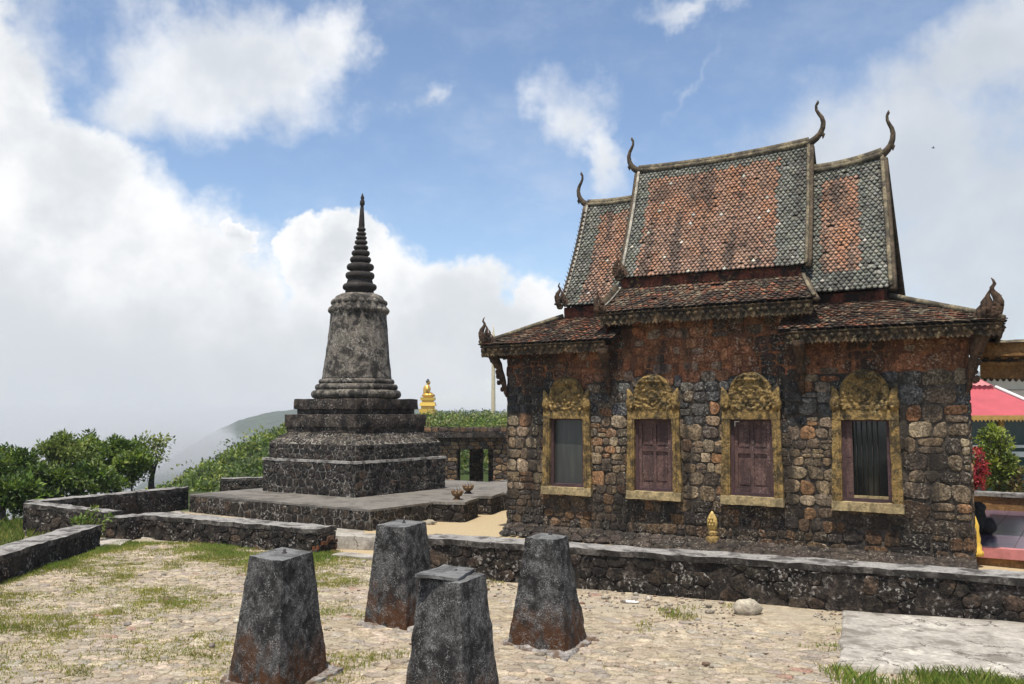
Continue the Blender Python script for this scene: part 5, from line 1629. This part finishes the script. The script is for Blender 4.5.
def at_depth(px, py, y):
    d = px_ray(px, py); k = y / d.y
    return Vector((0, 0, EYE)) + d * k
def tree(label, px, top_py, y, seed, pal, spread=.9, name='broadleaf_tree', wpx=60, fill=80, **kw):
    r = random.Random(seed)
    top = at_depth(px, top_py, y)
    gz = ground_z(top.x, y) - .1
    H = top.z - gz
    base = Vector((top.x, y, gz))
    root = empty(name, base)
    mt, ml = MB(), MB()
    kw.setdefault('bare', .34)
    clumps, leaves, L, crad = kw.pop('clumps', 60), int(kw.pop('leaves', 55) * .42), kw.pop('leafL', .115), kw.pop('crad', .19)
    tips = branch_tree(mt, ml, (0, 0, 0), H, spread, r, pal, **kw)
    # fit the limbs to the crown seen in the photograph, then hang the leaves
    zs = [p.z for p in tips]; xs = [p.x for p in tips]; ys = [p.y for p in tips]
    kz = (H - crad) / max(zs); kx = max(.2, (wpx / FOC * y - 2 * crad) / (max(xs) - min(xs)))
    cx, cy = (max(xs) + min(xs)) / 2 * kx, (max(ys) + min(ys)) / 2 * kx
    mt.v = [(v[0] * kx - cx * min(1, v[2] * kz / H * 1.5), v[1] * kx - cy * min(1, v[2] * kz / H * 1.5), v[2] * kz) for v in mt.v]
    pts = [Vector((p.x * kx - cx, p.y * kx - cy, p.z * kz)) for p in tips]
    r.shuffle(pts)
    for p in pts[:clumps]:
        leaf_clump(ml, p + rdir(r) * .08, crad * r.uniform(.5, 1.3), leaves, L, pal, r)
    rx = wpx / FOC * y / 2 - crad * .5
    for _ in range(fill):
        d = rdir(r); q = r.random() ** .35
        p = Vector((d.x * rx * q, d.y * rx * q, H * (.56 + d.z * .40 * q)))
        if mn.noise(p * 1.3 + Vector((seed * 3, 0, 0))) < .0: continue
        leaf_clump(ml, p, crad * r.uniform(.5, 1.25), leaves, L, pal, r)
    mt.build('trunk', MAT['bark'], root); ml.build('crown', MAT['leaf'], root)
    tag(root, label, 'tree', 'trees beyond the low wall at the terrace edge')
tree('dark bushy tree at the far left, cut by the picture edge', 2, 446, 21.5, 1, PAL_DARK, wpx=70, clumps=90, leaves=70, trunk_r=.1)
tree('rounded dark green tree left of the banana plant', 17, 442, 24, 2, PAL_MID, wpx=46, clumps=70, leaves=60)
tree('broad leafy tree rising right behind the banana plant', 62, 431, 23.5, 3, PAL_YEL, wpx=62, clumps=110, leaves=55, stems=2, trunk_r=.08)
tree('tall olive green tree with sparse twiggy top, in the middle of the row', 83, 429, 26, 4, PAL_MID, wpx=56, clumps=90, leaves=55, stems=2)
tree('dense dark green round tree left of the sparse gnarled tree', 118, 434, 24.5, 5, PAL_DARK, wpx=52, clumps=110, leaves=70, stems=2)
tree('bright green low bushy tree above the middle of the edge wall', 134, 448, 23, 6, PAL_MID, wpx=36, clumps=80, leaves=70)
tree('gnarled sparse tree with dark bare trunk at the right end of the row', 155, 432, 25, 7, PAL_YEL, wpx=46, clumps=60, leaves=26, trunk_r=.13, bare=.40, crad=.17, fill=0)
tree('pale leafed bush low behind the corner of the walls', 44, 462, 21, 8, PAL_DARK, wpx=60, clumps=80, leaves=60)
tree('shaded bush filling the gap low under the dark trees', 96, 462, 22, 9, PAL_DARK, wpx=60, clumps=80, leaves=60)

tree('dark low bush under the cut off tree at the far left', 6, 476, 19.0, 18, PAL_DARK, wpx=66, clumps=80, leaves=70)
tree('shady low bush at the foot of the banana plant', 34, 486, 20.8, 19, PAL_DARK, wpx=52, clumps=70, leaves=60)
def banana():
    y = 20.5; b = at_depth(30, 520, y); gz = ground_z(b.x, y)
    root = empty('banana_plant', (b.x, y, gz)); r = random.Random(3)
    top = at_depth(27, 467, y).z - gz
    mb = MB()
    tube(mb, [(0, 0, 0), (.02, 0, top * .35)], [.07, .05], 8); mb.build('stem', leaf_stem, root)
    dirs = [(-.08, 0, 1.0, 1.0), (.25, .1, .9, .75), (-.75, .1, .35, .75), (.55, -.2, .2, .6), (-.35, -.3, .75, .7), (.9, .2, .55, .55)]
    for dx, dy, dz, k in dirs:
        mb = MB(); d = Vector((dx, dy, dz)).normalized(); L = top * .70 * k
        s = Vector((1, .3, 0)) if abs(dx) < .3 else d.cross(Vector((0, 0, 1))).normalized()
        s = s.normalized()
        pts = []
        n = 12
        p = Vector((.02, 0, top * .33))
        for i in range(n + 1):
            t = i / n
            w = .085 * math.sin(math.pi * min(1, .08 + t * .95)) ** .6 if t > .12 else .015
            w *= r.uniform(.85, 1.1)
            q = p + d * L * t + Vector((0, 0, -.35 * L * t * t * (1 - dz * .8)))
            pts += [q - s * w + Vector((0, 0, -.03)), q, q + s * w + Vector((0, 0, -.03))]
        fs = []
        for i in range(n):
            a = i * 3; fs += [(a, a + 1, a + 4, a + 3), (a + 1, a + 2, a + 5, a + 4)]
        mb.add(pts, fs, (.16, .26, .04), 0, True)
        mb.build('leaf', MAT['leaf'], root)
    tag(root, 'bright green banana plant with broad torn leaves among the dark trees', 'plant')
leaf_stem = plain('plant_stem', (.13, .17, .05), .6)
banana()

def shrub(name, label, x, y, z, rx, H, pal, seed, clumps=40, leaves=40, L=.09, cat='shrub', group=None, stems=5, crad=None):
    r = random.Random(seed)
    root = empty(name, (x, y, z)); mt, ml = MB(), MB()
    for k in range(stems):
        a = r.uniform(0, 6.28); q = r.uniform(.2, .9) * rx
        tube(mt, [(0, 0, -.05), (q * .5 * math.cos(a), q * .5 * math.sin(a), H * .5), (q * math.cos(a), q * math.sin(a), H * .85)], [.02, .014, .006], 5)
    for k in range(clumps):
        d = rdir(r); q = r.random() ** .4
        leaf_clump(ml, Vector((d.x * rx * q * .85, d.y * rx * q * .85, H * .52 + d.z * H * .40 * q)), (crad or rx * .3) * r.uniform(.6, 1.2), leaves, L, pal, r)
    mt.build('stems', MAT['bark'], root); ml.build('foliage', MAT['leaf'], root)
    return tag(root, label, cat, group)
shrub('leafy_sprout', 'bright green leafy sprout growing in the gap beside the wall stump', -7.12, 15.35, 0, .34, .62, [(.15, .20, .04), (.11, .16, .03), (.20, .23, .06)], 4, 16, 26, .075, 'plant')
q1 = at_depth(997, 500, 20.6); q2 = at_depth(977, 500, 19.9)
shrub('green_shrub', 'yellow green leafy shrub behind the garden wall in front of the pink roofed house', q1.x, 20.6, .1, .46, 1.95, [(.19, .24, .04), (.28, .31, .07), (.10, .14, .03)], 5, 80, 40, .11)
shrub('red_shrub', 'red leaved shrub behind the garden wall next to the temple corner', q2.x - .05, 19.9, .2, .30, 1.30, [(.35, .035, .05), (.25, .02, .035), (.42, .06, .08)], 6, 30, 34, .10)
q3 = at_depth(1016, 500, 20.3)
shrub('dry_shrub', 'low dry brownish shrub behind the garden wall at the right picture edge', q3.x, 20.3, .1, .5, 1.0, [(.16, .13, .06), (.09, .11, .03), (.2, .12, .08)], 7, 30, 30, .09)

# scrub on the hillside and the wood behind the ruin
def scrub():
    r = random.Random(12); mb = MB()
    pal = [(.10, .155, .025), (.16, .21, .035), (.055, .09, .02), (.23, .255, .06), (.08, .115, .035)]
    n = 0
    while n < 1500:
        y = 40 + 75 * r.random() ** 1.1; x = r.uniform(-44, -6)
        a = 512 + FOC * x / y
        if not (120 < a < 330): continue
        if x > -15 + (y - 40) * .12: 
            if r.random() < .3: continue
        z = ground_z(x, y)
        if z < -16: continue
        h = r.uniform(.3, .75) * (1.7 if r.random() < .12 else 1)
        c = Vector((x, y, z + h * .35))
        base = pal[r.randrange(5)]
        m = 60 if y < 75 else 34
        for _ in range(m):
            d = rdir(r); d.z = abs(d.z)
            p = c + Vector((d.x * h * 1.15, d.y * h * 1.15, d.z * h * 1.1)) * r.random() ** .2
            leaf_quad(mb, p, (d + rdir(r) * .7).normalized(), Vector((0, 0, 1)) + rdir(r) * .8, .22 * r.uniform(.6, 1.2), .13, jcol(base, r, .4))
        n += 1
    tag(mb.build('hillside_scrub', MAT['leaf']), 'dense green scrub covering the hillside behind the stupa', 'scrub', kind='stuff')
    mb = MB()
    pal2 = pal + [(.17, .15, .05), (.10, .12, .02)]
    for k in range(520):
        y = r.uniform(48, 100) if k > 60 else r.uniform(37, 47); x = r.uniform(-12, 3.5) * y / 60
        z = ground_z(x, y); h = r.uniform(.45, .95)
        c = Vector((x, y, z + h * .4)); base = pal2[r.randrange(len(pal2))]
        for _ in range(60):
            d = rdir(r); 
            p = c + Vector((d.x * h * 1.2, d.y * h * 1.2, abs(d.z) * h * 1.1)) * r.random() ** .35
            leaf_quad(mb, p, (d + rdir(r) * .8).normalized(), Vector((0, 0, 1)) + rdir(r) * .8, .24 * r.uniform(.6, 1.2), .15, jcol(base, r, .35))
    tag(mb.build('thicket', MAT['leaf']), 'mixed green thicket behind the ruined building below the golden statue', 'thicket', kind='stuff')
scrub()

# ------------------------------------------------------------------ ruin, statue, column
def ruin():
    root = empty('ruined_building', (0, 33.5, -.75)); r = random.Random(8)
    y = 0
    k = 33.5 / FOC
    def X(px): return (px - 512) * k
    def Z(py): return EYE - (py - HOR) * k + .75
    zt, zr, zl = Z(427), Z(434), Z(449)
    def bc(a, b, r): return jcol([(.20, .11, .055), (.14, .085, .05), (.25, .16, .085), (.10, .075, .06)][r.randrange(4)], r, .3)
    def piece(name, x0, x1, z0, z1, y0, y1, face=True):
        mb = MB()
        hexa(mb, [(x0, y0, z0), (x1, y0, z0), (x1, y1, z0), (x0, y1, z0), (x0, y0, z1), (x1, y0, z1), (x1, y1, z1), (x0, y1, z1)], .15, .01, 3, mi=1)
        if face:
            stones(mb, (x0, y0, z0), (1, 0, 0), (0, 0, 1), x1 - x0, z1 - z0, .26, .16, .025, .018, bc, r, jit=.2)
            stones(mb, (x1, y0, z0), (0, 1, 0), (0, 0, 1), y1 - y0, z1 - z0, .26, .16, .025, .018, bc, r, jit=.2)
        return mb.build(name, [MAT['orange_brick'], MAT['brown_mortar']], root)
    piece('lintel', X(405), X(520), zl, zr - .12, 0, .35)
    piece('pier', X(493), X(560), -.3, zl, 0, .35)
    piece('pier', X(395), X(448), -.3, zl, 0, .35)
    piece('pier', X(457.5) - .38, X(457.5), -.3, zl, .02, .3)
    piece('column', X(467), X(481), -.3, zl, 2.2, 2.5)
    piece('column', X(487), X(494), -.3, zl, 2.2, 2.5)
    piece('back_wall', X(380), X(456.5), -.3, zl, 2.2, 2.5)
    piece('back_wall', X(494), X(575), -.3, zl, 2.21, 2.5)
    mb = MB()
    hexa(mb, [(X(402), -.25, zr - .12), (X(580), -.25, zr - .12), (X(580), 2.9, zr - .12), (X(402), 2.9, zr - .12), (X(402), -.25, zr + .06), (X(580), -.25, zr + .06), (X(580), 2.9, zr + .06), (X(402), 2.9, zr + .06)], .12, .015, 3, chip=.03)
    mb.build('roof_slab', MAT['stupa_dark'], root)
    piece('roof_parapet', X(406), X(578), zr + .06, zt, -.05, .25)
    tag(root, 'flat roofed brown stone ruin with dark doorways between the stupa and the temple', 'ruin')
ruin()

def gold_statue():
    y = 120.0; k = y / FOC
    b = at_depth(428, 412, y)
    root = empty('golden_statue', (b.x, y, b.z - 1.2))
    def Z(py): return (HOR - py) * k + 1.2
    s = k
    mb = MB()
    def tier(r0, r1, ya, yb, n=4):
        hexa(mb, [(-r0 * s, -r0 * s, Z(ya)), (r0 * s, -r0 * s, Z(ya)), (r0 * s, r0 * s, Z(ya)), (-r0 * s, r0 * s, Z(ya)), (-r1 * s, -r1 * s, Z(yb)), (r1 * s, -r1 * s, Z(yb)), (r1 * s, r1 * s, Z(yb)), (-r1 * s, r1 * s, Z(yb))], .3, .02, 1)
    tier(8, 8, 421, 409); tier(6.3, 6.3, 409, 406); tier(8, 7, 406, 402.5); tier(5.5, 5.5, 402.5, 400.5); tier(6.8, 7, 400.5, 397.5)
    mb.build('pedestal', MAT['gold_paint'], root)
    mb = MB()
    # seated figure seen from its side: one continuous body turned to the right
    zt = Z(397.5)
    blob(mb, (0, 0, zt + .28), (.85, .75, .36), 10, .05, 2)
    tube(mb, [(-.15, 0, zt + .15), (-.2, 0, zt + .7), (-.16, 0, zt + 1.15), (-.08, 0, zt + 1.45), (-.02, 0, zt + 1.62), (0, 0, zt + 1.75)], [.55, .46, .52, .42, .18, .15], 14, flat=(1, .85))
    blob(mb, (.02, 0, zt + 1.98), (.27, .25, .32), 9, .02, 2)
    tube(mb, [(.24, 0, zt + 2.0), (.32, 0, zt + 1.93)], [.05, .04], 6)
    for sy in (-1, 1):
        tube(mb, [(-.1, sy * .48, zt + 1.38), (-.08, sy * .62, zt + .95), (.15, sy * .52, zt + .62), (.5, sy * .22, zt + .55)], [.17, .15, .12, .10], 8)
        tube(mb, [(-.2, sy * .4, zt + .25), (.55, sy * .62, zt + .28), (.75, sy * .2, zt + .25)], [.3, .24, .18], 8)
    mb.build('figure', MAT['gold'], root)
    mb = MB()
    blob(mb, (-.04, 0, zt + 2.10), (.28, .27, .24), 8, .03, 2); blob(mb, (-.03, 0, zt + 2.36), (.12, .12, .13), 6, .03, 2)
    mb.build('hair', MAT['statue_hair'], root)
    tag(root, 'distant golden seated statue on a tiered pedestal above the thicket', 'statue')
gold_statue()

def column():
    y = 150.0; k = y / FOC
    b = at_depth(493.3, 414, y)
    root = empty('pale_column', (b.x, y, b.z - 1.5))
    def Z(py): return (414 - py) * k + 1.5
    mb = MB()
    lathe(mb, [(2.3 * k, 0), (2.2 * k, Z(414)), (1.6 * k, Z(345)), (1.3 * k, Z(339))], 16); mb.build('shaft', MAT['pale_stone'], root)
    mb = MB(); lathe(mb, [(1.9 * k, Z(339)), (2.3 * k, Z(337)), (1.2 * k, Z(334.5)), (.7 * k, Z(331)), (.2 * k, Z(324))], 12); mb.build('finial', MAT['pale_stone'], root)
    tag(root, 'tall slender pale column with pointed tip seen past the left eave', 'column')
column()

# ------------------------------------------------------------------ grass
def grass():
    r = random.Random(77)
    def blade(mb, p, h, w, col, bend=.5):
        a = r.uniform(0, 6.28); s = Vector((math.cos(a), math.sin(a), 0)); b = Vector((-s.y, s.x, 0)) * r.uniform(-bend, bend) * h
        t = p + Vector((0, 0, h)) + b
        m = p + Vector((0, 0, h * .55)) + b * .35
        mb.add([p - s * w, p + s * w, m + s * w * .7, t, m - s * w * .7], [(0, 1, 2, 3, 4)], col)
    GREEN = [(.13, .19, .035), (.17, .23, .045), (.09, .14, .025), (.22, .24, .07)]
    DRY = [(.33, .29, .10), (.27, .27, .065), (.36, .31, .13), (.22, .245, .045), (.25, .26, .055)]
    # lush strip in the near right corner
    mb = MB(); n = 0
    while n < 26000:
        x = r.uniform(2.6, 6.5); y = r.uniform(5.8, 8.05)
        edge = 8.02 - (x - 2.8) * .225
        if y > edge + mn.noise(Vector((x * 2, 0, 0))) * .18 - .1: continue
        d = edge - y
        if x < 3.35 and r.random() < .8: continue
        if r.random() > .35 + .8 * sstep(0, .4, d): continue
        if mn.noise(Vector((x * 1.8, y * 1.8, 3))) < -.25: continue
        h = r.uniform(.04, .13) * (.6 + .7 * sstep(0, .5, d)) * (.7 + .9 * max(0, .3 + mn.noise(Vector((x * 2.5, y * 2.5, 5)))))
        if r.random() < .0015: h = r.uniform(.16, .28)
        blade(mb, Vector((x, y, ground_z(x, y) - .01)), h, .0032, jcol(tuple(c * 1.45 for c in GREEN[r.randrange(4)]) if r.random() < .80 else DRY[r.randrange(5)], r, .3), .8)
        n += 1
    tag(mb.build('lush_grass', MAT['grass_blade']), 'lush green grass in front of the concrete slab', 'grass', kind='stuff')
    # short tufts over the cobbles
    mb = MB(); n = 0; tries = 0
    while n < 95000 and tries < 2500000:
        tries += 1
        x = r.uniform(-7, 3.5); y = r.uniform(6.3, 15.3)
        if not cobble_ok(x, y): continue
        g = mn.noise(Vector((x * .8, y * .8, 2))) + .6 * mn.noise(Vector((x * 2.6, y * 2.6, 6)))
        left = sstep(.5, -3.5, x)
        rim = max(sstep(13.2, 14.4, y + (x + 4.5) * .55) * sstep(-2.2, -3.2, x), sstep(-6.1, -6.5, x + .02 * (12 - y)) * .9)
        g2 = mn.noise(Vector((x * 1.7, y * 1.7, 12)))
        dens = g * .9 + left * .72 + rim * (.5 + g2 * .9) - .44
        if dens < 0 or r.random() > dens * 1.3: continue
        lush = rim * .5 + g * .35 + g2 * .3 + r.uniform(-.2, .2)
        c = tuple(q * 1.3 for q in GREEN[r.randrange(4)]) if lush > .38 else DRY[r.randrange(5)]
        blade(mb, Vector((x, y, ground_z(x, y))), r.uniform(.010, .032) * (1 + rim * 1.0) * (1 + .8 * max(0, g)), .0048, jcol(c, r, .2), .8)
        n += 1
    tag(mb.build('dry_grass', MAT['grass_blade']), 'short dry grass tufts growing between the cobbles', 'grass', kind='stuff')
    # slope grass left of the walls
    mb = MB()
    for k in range(9000):
        x = r.uniform(-12, -7.1); y = r.uniform(13, 19)
        if x > -8.9 and y > 16.1 - (x + 8.9) * .2: continue
        blade(mb, Vector((x, y, ground_z(x, y) - .01)), r.uniform(.06, .22), .008, jcol(GREEN[r.randrange(4)] if r.random() < .7 else DRY[r.randrange(5)], r, .25), .7)
    tag(mb.build('slope_grass', MAT['grass_blade']), 'rough grass outside the left walls', 'grass', kind='stuff')
    # weeds on the roof valley
    mb = MB()
    for k in range(260):
        p = T(5.30 + r.uniform(-.12, .16), r.uniform(-.05, .45), 0); p.z = 3.62 + (r.uniform(0, .3))
        blade(mb, p, r.uniform(.08, .26), .006, jcol(DRY[r.randrange(5)], r, .2), .6)
    tag(mb.build('roof_weeds', MAT['grass_blade']), 'dry weeds sprouting in the roof valley of the temple', 'weeds', kind='stuff')
grass()

# bird far up on the right
b = at_depth(933, 148, 40)
mb = MB()
tube(mb, [b + Vector((-.07, 0, .0)), b + Vector((-.02, 0, .01)), b + Vector((.05, 0, .0)), b + Vector((.08, 0, -.01))], [.008, .025, .02, .004], 6)
mb.add([b + Vector((-.02, 0, 0)), b + Vector((.03, 0, 0)), b + Vector((-.01, -.13, .05)), b + Vector((-.03, -.12, .05))], [(0, 1, 2, 3)])
mb.add([b + Vector((-.02, 0, 0)), b + Vector((.03, 0, 0)), b + Vector((-.01, .13, .05)), b + Vector((-.03, .12, .05))], [(3, 2, 1, 0)])
tag(mb.build('bird', MAT['iron']), 'tiny dark bird in flight in the sky right of the roof', 'bird')

# ------------------------------------------------------------------ haze
def haze():
    mb = MB(); box(mb, -9000, 9000, -600, 9000, -382, 17.5)
    m = bpy.data.materials.new('haze_air'); m.use_nodes = True
    t = NT(m.node_tree); t.n.clear()
    out = t.new('ShaderNodeOutputMaterial'); v = t.new('ShaderNodeVolumePrincipled')
    v.inputs['Color'].default_value = (.93, .95, .97, 1); v.inputs['Density'].default_value = .00042
    v.inputs['Anisotropy'].default_value = 0.0
    t.l.new(v.outputs[0], out.inputs['Volume'])
    tag(mb.build('haze', m), kind='stuff')
haze()
def mist():
    m = bpy.data.materials.new('mist_air'); m.use_nodes = True
    t = NT(m.node_tree); t.n.clear()
    out = t.new('ShaderNodeOutputMaterial'); v = t.new('ShaderNodeVolumePrincipled')
    v.inputs['Color'].default_value = (.97, .98, .99, 1); v.inputs['Density'].default_value = .0035
    t.l.new(v.outputs[0], out.inputs['Volume'])
    for (px, py, y, rx, ry, rz) in ((90, 446, 430, 70, 110, 15), (120, 446, 420, 52, 90, 19), (148, 444, 410, 36, 80, 18), (170, 444, 400, 24, 70, 16), (180, 440, 600, 26, 90, 22)):
        mb = MB(); c = at_depth(px, py, y); blob(mb, c, (rx, ry, rz), 16, .12, 1.6)
        tag(mb.build('mist', m), 'bank of mist over the valley left of the hillside', 'mist', kind='stuff')
mist()
